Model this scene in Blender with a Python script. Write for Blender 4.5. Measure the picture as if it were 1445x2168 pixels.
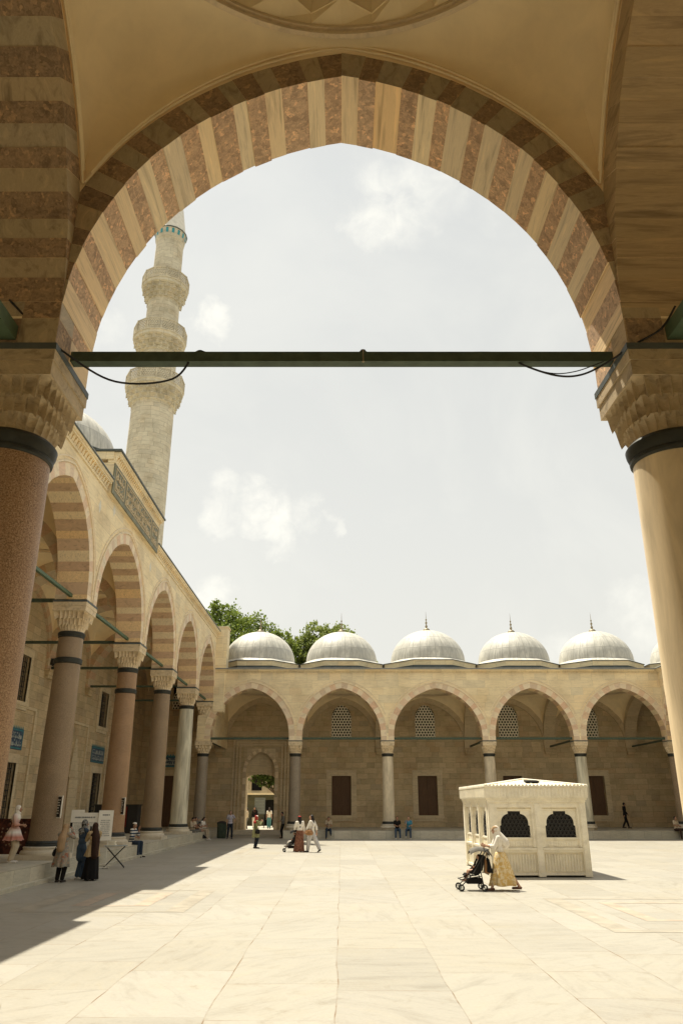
import bpy, bmesh, math, random
from math import sin, cos, pi, sqrt, atan2, radians, floor, hypot, exp
from mathutils import Vector, Matrix
random.seed(7)
R = random.Random(11)
for o in list(bpy.data.objects): bpy.data.objects.remove(o)
sc = bpy.context.scene
COL = sc.collection

# ------------------------------------------------------------------ camera
cd = bpy.data.cameras.new('camera'); cam = bpy.data.objects.new('camera', cd); COL.objects.link(cam)
cd.sensor_fit = 'VERTICAL'; cd.sensor_height = 36.0; cd.sensor_width = 24.0; cd.lens = 26.22
cam.location = (0, 0, 2.15); cam.rotation_euler = (radians(90 + 21.37), 0, 0)
cd.clip_start = 0.05; cd.clip_end = 3000
sc.camera = cam

# ------------------------------------------------------------------ exposure and world
sc.view_settings.view_transform = 'Standard'; sc.view_settings.look = 'None'
sc.view_settings.exposure = 0.62; sc.cycles.max_bounces = 16; sc.cycles.diffuse_bounces = 8; sc.view_settings.gamma = 1.0; sc.view_settings.use_curve_mapping = False
SUN = Vector((-0.25, 0.27, 1.0)).normalized()
SUN_EL = math.asin(SUN.z); SUN_AZ = atan2(SUN.x, SUN.y)
SUN_STRENGTH = 5.0
SKY_STRENGTH = 0.0805

class NT:
    """small helper to write node trees"""
    def __init__(s, tree): s.t = tree; s.t.nodes.clear()
    def n(s, typ, inp=None, **kw):
        nd = s.t.nodes.new(typ)
        for k, v in kw.items(): setattr(nd, k, v)
        for k, v in (inp or {}).items():
            sock = nd.inputs[k]
            if isinstance(v, bpy.types.NodeSocket): s.t.links.new(v, sock)
            elif v is not None: sock.default_value = v
        return nd
    def m(s, op, a, b=None, c=None, clamp=False):
        return s.n('ShaderNodeMath', {0: a, 1: b, 2: c}, operation=op, use_clamp=clamp).outputs[0]
    def vm(s, op, a, b=None, out=0):
        nd = s.n('ShaderNodeVectorMath', {0: a}, operation=op)
        if b is not None:
            k = 'Scale' if op == 'SCALE' else 1
            if isinstance(b, bpy.types.NodeSocket): s.t.links.new(b, nd.inputs[k])
            else: nd.inputs[k].default_value = b
        return nd.outputs[out]
    def mix(s, f, a, b, mode='MIX'):
        nd = s.n('ShaderNodeMix', None, data_type='RGBA', blend_type=mode)
        for k, v in ((0, f), (6, a), (7, b)):
            if isinstance(v, bpy.types.NodeSocket): s.t.links.new(v, nd.inputs[k])
            else: nd.inputs[k].default_value = (tuple(v) + (1,))[:4] if hasattr(v, '__len__') else v
        return nd.outputs[2]
    def ramp(s, f, stops, interp='LINEAR'):
        nd = s.n('ShaderNodeValToRGB', {0: f}); cr = nd.color_ramp; cr.interpolation = interp
        while len(cr.elements) < len(stops): cr.elements.new(0.5)
        for e, (p, c) in zip(cr.elements, stops):
            e.position = p; e.color = (tuple(c) + (1,))[:4] if hasattr(c, '__len__') else (c, c, c, 1)
        return nd.outputs[0]
    def noise(s, vec, scale=5, detail=4, rough=.55, dist=0, out=0):
        return s.n('ShaderNodeTexNoise', {'Vector': vec, 'Scale': scale, 'Detail': detail, 'Roughness': rough, 'Distortion': dist}).outputs[out]
    def xyz(s, v): return s.n('ShaderNodeSeparateXYZ', {0: v}).outputs
    def cmb(s, x, y, z): return s.n('ShaderNodeCombineXYZ', {0: x, 1: y, 2: z}).outputs[0]
    def mr(s, v, a, b, c=0., d=1., smooth=False):
        return s.n('ShaderNodeMapRange', {0: v, 1: a, 2: b, 3: c, 4: d}, clamp=True, interpolation_type='SMOOTHSTEP' if smooth else 'LINEAR').outputs[0]

world = bpy.data.worlds.new('World'); sc.world = world; world.use_nodes = True
w = NT(world.node_tree)
sky = w.n('ShaderNodeTexSky', None, sky_type='NISHITA', sun_disc=False, sun_elevation=SUN_EL, sun_rotation=SUN_AZ,
          air_density=1.0, dust_density=2.5, ozone_density=1.0)
hs = w.n('ShaderNodeHueSaturation', {'Saturation': .16, 'Value': 1.0, 'Color': sky.outputs[0]}).outputs[0]
tinted = w.mix(1.0, hs, (1.0, .975, .90), 'MULTIPLY')
tc = w.n('ShaderNodeTexCoord').outputs['Generated']
dirz = w.xyz(tc)[2]
# thin milky veil of high haze, paler and warmer towards the horizon
veil = w.ramp(w.mr(dirz, 0.0, 0.95), [(0, (7.85, 7.7, 6.85)), (.35, (7.25, 7.32, 6.95)), (.75, (6.55, 6.75, 6.65)), (1, (4.9, 5.1, 5.2))])
base = w.mix(.72, tinted, veil)
def pixdir(x, y):
    f = 1579.; v = Vector(((x - 722.5) / f, -(y - 1084) / f, -1.0)); v.rotate(cam.rotation_euler); return v.normalized()
warp = w.noise(tc, 9, 6, .62, 0, out=1)
wtc = w.vm('ADD', tc, w.vm('SCALE', w.vm('SUBTRACT', warp, (.5, .5, .5)), .14))
cl = None
for (x, y, r, amt) in ((840, 415, .085, .62), (900, 370, .075, .45), (800, 480, .04, .4), (435, 665, .045, .8), (400, 690, .03, .5), (560, 1105, .05, .85), (470, 1085, .04, .6), (640, 1095, .032, .45), (545, 1150, .03, .5),
                       (705, 1110, .02, .4), (430, 1265, .05, .7), (500, 1250, .035, .4), (1380, 1320, .06, .5), (1190, 1355, .045, .45), (210, 700, .05, .4), (1100, 440, .08, .2)):
    d = w.vm('DISTANCE', wtc, tuple(pixdir(x, y)), out=1)
    f = w.m('MULTIPLY', w.mr(d, r, r * .25, 0, 1, True), amt)
    cl = f if cl is None else w.m('MAXIMUM', cl, f)
nz = w.noise(tc, 26, 7, .6, .4)
cl = w.m('MULTIPLY', cl, w.mr(nz, .25, .62), clamp=True)
gen = w.mr(w.noise(tc, 2.6, 7, .62, .5), .45, .8, 0, .30)
cl = w.m('MAXIMUM', cl, gen)
skycol = w.mix(cl, base, (9.2, 9.0, 8.1))
bg = w.n('ShaderNodeBackground', {'Color': skycol, 'Strength': SKY_STRENGTH})
wo = w.n('ShaderNodeOutputWorld'); world.node_tree.links.new(bg.outputs[0], wo.inputs[0])

sd = bpy.data.lights.new('sun', 'SUN'); sd.energy = SUN_STRENGTH; sd.angle = radians(.5); sd.color = (1, .93, .78)
so = bpy.data.objects.new('sun', sd); COL.objects.link(so); so.rotation_euler = (-SUN).to_track_quat('-Z', 'Y').to_euler()
so.location = (-20, 20, 80)

# ------------------------------------------------------------------ materials
M = {}
def newmat(name):
    m = bpy.data.materials.new(name); m.use_nodes = True; M[name] = m
    return m, NT(m.node_tree)
def finish(m, t, col, rough=.7, bump=None, bstr=.3, bdist=.01, metal=0., spec=.3, extra=None):
    d = {'Base Color': col if isinstance(col, bpy.types.NodeSocket) else (tuple(col) + (1,))[:4], 'Roughness': rough, 'Metallic': metal, 'Specular IOR Level': spec}
    if extra: d.update(extra)
    if bump is not None:
        d['Normal'] = t.n('ShaderNodeBump', {'Height': bump, 'Strength': bstr, 'Distance': bdist}).outputs[0]
    b = t.n('ShaderNodeBsdfPrincipled', d)
    o = t.n('ShaderNodeOutputMaterial'); m.node_tree.links.new(b.outputs[0], o.inputs[0])
    return m
def pos(t): return t.n('ShaderNodeNewGeometry').outputs['Position']

def wall_uv(t):
    g = t.n('ShaderNodeNewGeometry'); p = t.xyz(g.outputs['Position']); n = t.xyz(g.outputs['True Normal'])
    isx = t.m('GREATER_THAN', t.m('ABSOLUTE', n[0]), .5)
    u = t.m('ADD', t.m('MULTIPLY', p[1], isx), t.m('MULTIPLY', p[0], t.m('SUBTRACT', 1, isx)))
    return g.outputs['Position'], u, p[2]
def ashlar(t, u, v, h, wd, joint, seed=0.):
    vv = t.m('ADD', t.m('DIVIDE', v, h), seed)
    row = t.m('FLOOR', vv)
    rr = t.n('ShaderNodeTexWhiteNoise', {'W': t.m('ADD', row, seed)}, noise_dimensions='1D').outputs[0]
    wr = t.m('MULTIPLY', t.m('MULTIPLY_ADD', rr, .7, .65), wd)
    uu = t.m('ADD', t.m('DIVIDE', u, wr), t.m('MULTIPLY', rr, 17.3))
    col = t.m('FLOOR', uu)
    idn = t.n('ShaderNodeTexWhiteNoise', {'Vector': t.cmb(row, col, seed)}, noise_dimensions='3D')
    fu = t.m('FRACT', uu); fv = t.m('FRACT', vv)
    du = t.m('MULTIPLY', t.m('MINIMUM', fu, t.m('SUBTRACT', 1, fu)), wr)
    dv = t.m('MULTIPLY', t.m('MINIMUM', fv, t.m('SUBTRACT', 1, fv)), h)
    d = t.m('MINIMUM', du, dv)
    j = t.mr(d, joint * .4, joint, 1, 0)
    return idn.outputs[0], idn.outputs[1], j
def stone(name, cols, h, wd, joint=.012, jdark=.55, grain=.35, sc_=(1.2, 1.2, 9), rough=.75, horiz=False, seed=0., stain=.25, bstr=.35, jcol=None, blotch=3.0):
    m, t = newmat(name)
    P, u, v = wall_uv(t)
    if horiz:
        p = t.xyz(P); u, v = p[1], p[0]
    wob = t.noise(P, .9, 2, .5)
    idv, idc, j = ashlar(t, t.m('ADD', u, t.m('MULTIPLY', wob, .03)), t.m('ADD', v, t.m('MULTIPLY', wob, .03)), h, wd, joint, seed)
    c = t.ramp(idv, [(i / max(1, len(cols) - 1), k) for i, k in enumerate(cols)])
    gp = t.vm('ADD', t.vm('MULTIPLY', P, sc_), t.vm('SCALE', idc, 40.))
    g = t.noise(gp, blotch, 7, .62, .8)
    c = t.mix(grain, c, t.ramp(g, [(.25, (.5, .45, .38)), (.5, (1.0, .99, .96)), (.75, (1.22, 1.18, 1.08))]), 'MULTIPLY')
    fine = t.noise(P, 38, 4, .6)
    c = t.mix(.22, c, t.ramp(fine, [(.3, (.7, .68, .65)), (.7, (1.28, 1.28, 1.26))]), 'MULTIPLY')
    st = t.noise(P, .55, 5, .65)
    c = t.mix(t.mr(st, .45, .72, 0, stain), c, (.36, .30, .20), 'MULTIPLY')
    jn = t.m('MULTIPLY', j, t.mr(t.noise(P, 2.3, 4, .6), .35, .6, .25, 1.))
    c = t.mix(t.m('MULTIPLY', jn, jdark), c, jcol or (.10, .08, .05))
    hgt = t.m('SUBTRACT', t.m('ADD', t.m('MULTIPLY', g, .35), t.m('MULTIPLY', fine, .3)), j)
    return finish(m, t, c, rough, hgt, bstr, .012)

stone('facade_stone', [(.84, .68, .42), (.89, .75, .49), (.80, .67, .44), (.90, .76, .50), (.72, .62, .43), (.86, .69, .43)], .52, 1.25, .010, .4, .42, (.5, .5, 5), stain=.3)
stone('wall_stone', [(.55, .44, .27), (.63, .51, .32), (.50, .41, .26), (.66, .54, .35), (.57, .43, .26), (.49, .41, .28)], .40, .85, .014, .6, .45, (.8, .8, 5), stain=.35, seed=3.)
stone('portal_stone', [(.64, .53, .36), (.70, .60, .42), (.66, .55, .37)], .5, 1.1, .012, .5, .45, (.6, .6, 4), stain=.3, seed=5.)
stone('platform_marble', [(.54, .51, .41), (.48, .46, .38), (.60, .56, .46)], .5, 1.7, .012, .6, .5, (1, 1, 6), rough=.5, seed=9., stain=.4)
stone('plinth_marble', [(.62, .56, .44), (.56, .50, .40)], 2.0, 3.0, .01, .2, .4, (1, 1, 4), rough=.55, seed=2.)
stone('minaret_stone', [(.60, .55, .43), (.65, .60, .47), (.56, .52, .41), (.66, .59, .45), (.53, .49, .39)], .46, .95, .02, .6, .5, (.7, .7, 4.5), seed=7., stain=.5)
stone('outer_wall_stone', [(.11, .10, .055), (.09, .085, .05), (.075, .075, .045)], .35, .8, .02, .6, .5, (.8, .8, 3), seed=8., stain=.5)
stone('kiosk_marble', [(.86, .81, .68), (.82, .77, .63)], 3.0, 1.3, .006, .3, .4, (1, 1, 1.6), rough=.5, seed=4., stain=.32, blotch=2.2)

def paving():
    m, t = newmat('paving_marble')
    P = pos(t); p = t.xyz(P)
    wob = t.noise(P, .5, 2, .5)
    u = t.m('ADD', p[1], t.m('MULTIPLY', wob, .12)); v = t.m('ADD', p[0], t.m('MULTIPLY', wob, .12))
    idv, idc, j = ashlar(t, u, v, 1.42, 2.3, .011, 1.)
    i2v, i2c, j2 = ashlar(t, u, v, 1.42 / 2, 2.3, .011, 1.)
    c = t.ramp(idv, [(0, (.335, .315, .268)), (.2, (.375, .355, .304)), (.45, (.358, .335, .28)), (.65, (.385, .365, .316)), (.85, (.345, .325, .28)), (1, (.368, .343, .284))])
    # veins run with a direction of their own in every slab
    ang = t.m('MULTIPLY', t.xyz(idc)[0], 3.14)
    rx = t.m('ADD', t.m('MULTIPLY', p[0], t.m('COSINE', ang)), t.m('MULTIPLY', p[1], t.m('SINE', ang)))
    ry = t.m('SUBTRACT', t.m('MULTIPLY', p[1], t.m('COSINE', ang)), t.m('MULTIPLY', p[0], t.m('SINE', ang)))
    vp = t.vm('ADD', t.cmb(t.m('MULTIPLY', rx, .5), t.m('MULTIPLY', ry, 2.6), 0), t.vm('SCALE', idc, 31.))
    g = t.noise(vp, 1.6, 8, .62, 1.2)
    c = t.mix(.6, c, t.ramp(g, [(.28, (.70, .68, .65)), (.42, (.92, .91, .90)), (.5, (1., 1, 1)), (.60, (1.03, 1.02, 1.0)), (.75, (1.12, 1.08, .98))]), 'MULTIPLY')
    fine = t.noise(P, 22, 6, .7)
    c = t.mix(.3, c, t.ramp(fine, [(.3, (.72, .70, .66)), (.7, (1.15, 1.15, 1.12))]), 'MULTIPLY')
    st = t.noise(P, .35, 6, .7)
    c = t.mix(t.mr(st, .5, .75, 0, .35), c, (.72, .62, .45), 'MULTIPLY')
    jn = t.m('MULTIPLY', j, t.mr(t.noise(P, 1.1, 4, .6), .47, .60, .20, 1.0))
    wear = t.noise(P, 3.1, 7, .7, .8); c = t.mix(t.mr(wear, .56, .72, 0, .4), c, (.62, .54, .42), 'MULTIPLY')
    c = t.mix(jn, c, (.20, .13, .07))
    hgt = t.m('SUBTRACT', t.m('ADD', t.m('MULTIPLY', g, .3), t.m('MULTIPLY', idv, .5)), t.m('MULTIPLY', j, 1.2))
    rough = t.mr(st, .3, .7, .42, .62)
    finish(m, t, c, rough, hgt, .25, .01, spec=.35)
paving()

def island(name, cols, vein, scale, stretch=(1, 1, 1), rough=.6, dist=1.5, breccia=False):
    """stones of an arch: colour and veins shift from block to block"""
    m, t = newmat(name)
    g = t.n('ShaderNodeNewGeometry'); P = g.outputs['Position']; rnd = g.outputs['Random Per Island']
    sh = t.cmb(t.m('MULTIPLY', rnd, 91.), t.m('MULTIPLY', rnd, 53.), t.m('MULTIPLY', rnd, 37.))
    vp = t.vm('ADD', t.vm('MULTIPLY', P, stretch), sh)
    c = t.ramp(rnd, [(i / (len(cols) - 1), k) for i, k in enumerate(cols)])
    n1 = t.noise(vp, scale, 8, .66, dist)
    c = t.mix(vein, c, t.ramp(n1, [(.28, (.42, .38, .33)), (.44, (.82, .80, .78)), (.5, (1.02, 1., .96)), (.54, (.90, .88, .84)), (.60, (1.08, 1.05, 1.0)), (.74, (1.35, 1.25, 1.05))]), 'MULTIPLY')
    if breccia:
        vo = t.n('ShaderNodeTexVoronoi', {'Vector': t.vm('ADD', vp, t.vm('SCALE', t.noise(vp, 6, 3, .6, 0, 1), .25)), 'Scale': 24.}, feature='F1')
        c = t.mix(.55, c, t.ramp(t.xyz(vo.outputs['Color'])[0], [(0, (.45, .4, .35)), (.6, (1., .95, .9)), (.85, (1.1, 1., .9)), (1, (2.0, 1.75, 1.45))]), 'MULTIPLY')
        f2 = t.noise(vp, 45, 4, .7)
        c = t.mix(.5, c, t.ramp(f2, [(.35, (.6, .55, .5)), (.6, (1.15, 1.1, 1.05)), (.75, (1.6, 1.45, 1.25))]), 'MULTIPLY')
    else:
        f2 = t.noise(t.vm('MULTIPLY', vp, (1, 1, 1)), 30, 3, .6)
        c = t.mix(.15, c, t.ramp(f2, [(.3, (.7, .68, .65)), (.7, (1.15, 1.15, 1.15))]), 'MULTIPLY')
    finish(m, t, c, rough, n1, .3, .01, spec=.3)
island('arch_brown', [(.62, .43, .27), (.56, .39, .25), (.66, .48, .32), (.59, .40, .26)], .6, 3.0, (1, 1, 2))
island('arch_plain', [(.58, .47, .31), (.62, .51, .34), (.54, .44, .29)], .5, 2.4, (1, 1, 2))
island('arch_marble', [(.84, .61, .34), (.85, .70, .46), (.72, .60, .42), (.86, .62, .33), (.78, .66, .46), (.85, .58, .29)], .75, 2.2, (6., .3, 6.))
island('arch_marble_shade', [(.46, .38, .25), (.40, .34, .23), (.50, .39, .24), (.42, .36, .26)], .8, 2.4, (2.6, .6, 1.4))  # darker copies of the arch stones: inner face's shade put into the colour
island('arch_breccia_shade', [(.37, .275, .18), (.32, .24, .16), (.40, .30, .20)], .6, 4.0, breccia=True, rough=.75)
island('grainy_stone', [(.50, .37, .215), (.46, .345, .20), (.53, .40, .24)], .9, 1.6, (.5, 1.2, 6), rough=.8, dist=.6)
island('arch_breccia', [(.60, .425, .275), (.52, .37, .245), (.64, .47, .32), (.56, .41, .28)], .4, 5.0, breccia=True, rough=.7)
island('front_marble', [(.82, .68, .47), (.76, .63, .45), (.86, .73, .52), (.72, .61, .44)], .45, 1.6, (1, 1, 2))
island('front_pink', [(.72, .50, .33), (.74, .54, .36), (.64, .50, .35), (.74, .60, .43), (.70, .47, .31)], .45, 2.2, (1, 1, 2))
island('marble_carved', [(.74, .60, .40), (.76, .62, .42)], .5, 2.5, (1, 1, 2), rough=.6)
island('dark_marble', [(.50, .40, .26), (.46, .37, .24)], .9, 3.5, (1, 1, 1.5), rough=.7)  # darker variant of the capital marble, for the near columns
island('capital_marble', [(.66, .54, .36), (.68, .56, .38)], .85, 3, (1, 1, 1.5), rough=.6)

def simple(name, col, rough=.7, scale=6., amt=.3, metal=0., stretch=(1, 1, 1), bstr=.15, coord='pos', spec=.3, col2=None, lo=.35, hi=.65):
    m, t = newmat(name)
    P = pos(t) if coord == 'pos' else t.n('ShaderNodeTexCoord').outputs['Object']
    n1 = t.noise(t.vm('MULTIPLY', P, stretch), scale, 6, .62, .4)
    if col2 is None: c = t.mix(amt, col, t.ramp(n1, [(.3, (.5, .48, .45)), (.7, (1.35, 1.33, 1.3))]), 'MULTIPLY')
    else: c = t.mix(t.mr(n1, lo, hi), col, col2)
    return finish(m, t, c, rough, n1, bstr, .01, metal, spec)
def granite(name, cols, big=.35):
    m, t = newmat(name); P = pos(t)
    n1 = t.noise(P, 80, 3, .65); n2 = t.noise(P, 1.2, 5, .6, .5)
    c = t.ramp(n1, [(.32, cols[0]), (.45, cols[1]), (.55, cols[2]), (.68, cols[3])])
    c = t.mix(big, c, t.ramp(n2, [(.3, (.6, .58, .55)), (.7, (1.3, 1.25, 1.2))]), 'MULTIPLY')
    finish(m, t, c, .5, n1, .12, .004, spec=.35)
granite('red_granite', [(.13, .08, .045), (.29, .175, .095), (.36, .225, .125), (.50, .36, .22)])
granite('rose_granite', [(.12, .085, .055), (.24, .17, .105), (.29, .21, .13), (.40, .31, .20)])
granite('grey_granite', [(.10, .085, .065), (.25, .205, .15), (.30, .25, .185), (.42, .36, .27)])
simple('cream_marble_column', (.76, .63, .43), .42, 1.6, .75, stretch=(2.2, 2.2, .35), spec=.4)
simple('veined_marble_column', (.58, .55, .43), .4, 1.4, 1., stretch=(2.5, 2.5, .3), spec=.4)
simple('plain_marble_column', (.60, .52, .38), .5, 2.2, .6, stretch=(1.5, 1.5, .5), spec=.35)
simple('plaster', (.88, .73, .47), .85, 2.4, .16, bstr=.05)
simple('bronze_ring', (.040, .042, .036), .5, 9., .5, .35)
simple('lead_sheet', (.10, .115, .11), .55, 3., .5, .2)
simple('painted_iron', (.060, .085, .058), .6, 7., .6, .0)
simple('green_iron', (.085, .13, .075), .6, 7., .4, .0)
simple('black_rubber', (.02, .02, .02), .6, 7., .3)
simple('black_iron', (.03, .028, .025), .6, 7., .4)
simple('dark_void', (.012, .011, .009), .95, 2., .3)
simple('shutter_wood', (.13, .075, .042), .65, 3., .6, stretch=(8, 8, .6))
simple('door_wood', (.075, .04, .025), .6, 3., .6, stretch=(8, 8, .6))
simple('white_plaster_lattice', (.85, .80, .66), .8, 5., .3)
simple('ground_earth', (.30, .27, .20), .95, .5, .5)
simple('outer_paving', (.46, .42, .34), .8, .8, .4)
simple('gold', (.30, .25, .16), .5, 5., .4, .3)
simple('carved_gold', (.62, .50, .32), .6, 5., .3)
simple('green_marble_panel', (.19, .19, .125), .55, 3., .8)
simple('bark', (.10, .075, .05), .9, 9., .7, stretch=(1, 1, .2))
simple('pink_paving_inlay', (.44, .36, .28), .5, 2.2, .5)
simple('dark_paving_inlay', (.37, .335, .27), .5, 2.2, .5)
simple('white_paint', (.75, .72, .64), .6, 4., .15)
simple('grey_paint', (.34, .37, .36), .6, 4., .15)
simple('print_ink', (.16, .16, .15), .8, 4., .1)
simple('print_red', (.30, .035, .03), .8, 4., .1)
simple('tile_blue', (.035, .085, .16), .3, 5., .5, spec=.5)
simple('tile_white', (.45, .50, .48), .3, 5., .3, spec=.5)
simple('tile_turquoise', (.03, .26, .30), .3, 5., .3, spec=.5)
simple('spandrel_patch', (.70, .66, .56), .6, 3., .4)

def leadroof(name, ns=30, lv=(.30, 1.15, 2.0)):
    """lead sheet dome: seams follow the object's own azimuth"""
    m, t = newmat(name)
    P = t.n('ShaderNodeTexCoord').outputs['Object']; p = t.xyz(P)
    az = t.m('MULTIPLY', t.m('ARCTAN2', p[1], p[0]), ns / (2 * pi))
    rr = t.m('SQRT', t.m('ADD', t.m('MULTIPLY', p[0], p[0]), t.m('MULTIPLY', p[1], p[1])))
    fr = t.m('FRACT', t.m('ADD', az, .5)); d = t.m('MULTIPLY', t.m('ABSOLUTE', t.m('SUBTRACT', fr, .5)), t.m('MULTIPLY', rr, 2 * pi / ns))
    s = t.mr(d, .012, .035, 1, 0)
    for z in lv:
        s = t.m('MAXIMUM', s, t.mr(t.m('ABSOLUTE', t.m('SUBTRACT', p[2], z)), .012, .03, .9, 0))
    pid = t.n('ShaderNodeTexWhiteNoise', {'Vector': t.cmb(t.m('FLOOR', t.m('ADD', az, .5)), t.m('GREATER_THAN', p[2], lv[1]), 0)}).outputs[0]
    n1 = t.noise(t.vm('MULTIPLY', P, (1.5, 1.5, .5)), 2.2, 6, .62)
    c = t.mix(pid, (.50, .485, .43), (.61, .59, .52))
    stk = t.noise(t.cmb(t.m('MULTIPLY', az, 1.7), t.m('MULTIPLY', p[2], .6), 0), 3.0, 5, .65)
    c = t.mix(.6, c, t.ramp(stk, [(.35, (.62, .62, .61)), (.55, (1, 1, 1)), (.75, (1.15, 1.14, 1.1))]), 'MULTIPLY')
    c = t.mix(.5, c, t.ramp(n1, [(.3, (.66, .65, .64)), (.7, (1.22, 1.21, 1.18))]), 'MULTIPLY')
    c = t.mix(t.m('MULTIPLY', s, .5), c, (.25, .24, .20))
    finish(m, t, c, .52, t.m('ADD', s, t.m('MULTIPLY', n1, .3)), .45, .02, .0, .45)
leadroof('lead_dome')
simple('lead_skirt', (.70, .67, .59), .5, 2.5, .35)

# ------------------------------------------------------------------ mesh helpers
class MB:
    def __init__(s): s.v = []; s.f = []; s.mi = []
    def add(s, vs, fs, mi=0):
        b = len(s.v); s.v += [tuple(v) for v in vs]
        for f in fs: s.f.append(tuple(b + i for i in f)); s.mi.append(mi)
        return b
    def hexa(s, c, mi=0, skip=()):
        """8 corners: 0-3 bottom ring, 4-7 top ring"""
        fs = [(3, 2, 1, 0), (4, 5, 6, 7), (0, 1, 5, 4), (1, 2, 6, 5), (2, 3, 7, 6), (3, 0, 4, 7)]
        if not hasattr(mi, '__len__'): mi = [mi] * 6
        b = len(s.v); s.v += [tuple(v) for v in c]
        for k, f in enumerate(fs):
            if k in skip: continue
            s.f.append(tuple(b + i for i in f)); s.mi.append(mi[k])
    def box(s, x0, x1, y0, y1, z0, z1, mi=0):
        s.hexa([(x0, y0, z0), (x1, y0, z0), (x1, y1, z0), (x0, y1, z0), (x0, y0, z1), (x1, y0, z1), (x1, y1, z1), (x0, y1, z1)], mi)
    def lathe(s, prof, n=32, c=(0, 0, 0), mi=0, cap=True, a0=0., sx=1., sy=1.):
        b = len(s.v)
        for (r, z) in prof:
            for i in range(n):
                a = a0 + 2 * pi * i / n; s.v.append((c[0] + r * cos(a) * sx, c[1] + r * sin(a) * sy, c[2] + z))
        for k in range(len(prof) - 1):
            for i in range(n):
                j = (i + 1) % n; s.f.append((b + k * n + i, b + k * n + j, b + (k + 1) * n + j, b + (k + 1) * n + i)); s.mi.append(mi)
        if cap:
            s.f.append(tuple(b + i for i in range(n))[::-1]); s.mi.append(mi)
            e = b + (len(prof) - 1) * n; s.f.append(tuple(e + i for i in range(n))); s.mi.append(mi)
    def tube(s, pts, r, n=8, mi=0):
        pts = [Vector(p) for p in pts]; rs = r if hasattr(r, '__len__') else [r] * len(pts)
        b = len(s.v); up = None
        for i, p in enumerate(pts):
            d = (pts[min(i + 1, len(pts) - 1)] - pts[max(i - 1, 0)]).normalized()
            if up is None: up = Vector((0, 0, 1)) if abs(d.z) < .9 else Vector((1, 0, 0))
            a = d.cross(up).normalized(); up2 = a.cross(d).normalized(); up = up2
            for k in range(n):
                th = 2 * pi * k / n + pi / n; s.v.append(tuple(p + (a * cos(th) + up2 * sin(th)) * rs[i]))
        for i in range(len(pts) - 1):
            for k in range(n):
                j = (k + 1) % n; s.f.append((b + i * n + k, b + i * n + j, b + (i + 1) * n + j, b + (i + 1) * n + k)); s.mi.append(mi)
        s.f.append(tuple(b + k for k in range(n))[::-1]); s.mi.append(mi)
        e = b + (len(pts) - 1) * n; s.f.append(tuple(e + k for k in range(n))); s.mi.append(mi)
    def grid(s, rows, mi=0, close=False):
        b = len(s.v); n = len(rows[0])
        for r in rows: s.v += [tuple(p) for p in r]
        for k in range(len(rows) - 1):
            for i in range(n if close else n - 1):
                j = (i + 1) % n; s.f.append((b + k * n + i, b + k * n + j, b + (k + 1) * n + j, b + (k + 1) * n + i)); s.mi.append(mi)
    def build(s, name, mats, parent=None, smooth=0, loc=None, normals=True):
        me = bpy.data.meshes.new(name); me.from_pydata(s.v, [], s.f)
        if not isinstance(mats, (list, tuple)): mats = [mats]
        for m in mats: me.materials.append(M[m] if isinstance(m, str) else m)
        me.polygons.foreach_set('material_index', s.mi); me.update()
        if normals or smooth:
            bm = bmesh.new(); bm.from_mesh(me)
            if normals: bmesh.ops.recalc_face_normals(bm, faces=bm.faces)
            if smooth:
                ang = radians(smooth)
                for f in bm.faces: f.smooth = True
                for e in bm.edges:
                    if len(e.link_faces) == 2 and e.calc_face_angle(0) > ang: e.smooth = False
            bm.to_mesh(me); bm.free()
        o = bpy.data.objects.new(name, me); COL.objects.link(o)
        if parent is not None: o.parent = parent
        if loc is not None: o.location = loc
        if parent is not None and parent.name in WORLD: o.location = o.location - parent.location
        return o
WORLD = set()      # things whose parts are modelled in world coordinates
def thing(name, label, cat, loc=(0, 0, 0), rotz=0., group=None, world=False):
    o = bpy.data.objects.new(name, None); COL.objects.link(o); o.empty_display_size = .3
    o.location = loc; o.rotation_euler = (0, 0, rotz); o['label'] = label; o['category'] = cat
    if group: o['group'] = group
    if world: WORLD.add(o.name)
    return o
def tag(o, label, cat, group=None):
    o['label'] = label; o['category'] = cat
    if group: o['group'] = group
    return o
def struct(o, kind='structure'): o['kind'] = kind; return o
def dup(root, loc, label, group=None, rotz=None):
    r = root.copy(); COL.objects.link(r); r.location = loc; r['label'] = label
    if rotz is not None: r.rotation_euler = (0, 0, rotz)
    if group: r['group'] = group
    for ch in list(root.children):
        c = ch.copy(); COL.objects.link(c); c.parent = r
        for g in list(ch.children):
            d = g.copy(); COL.objects.link(d); d.parent = c
    return r

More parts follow.
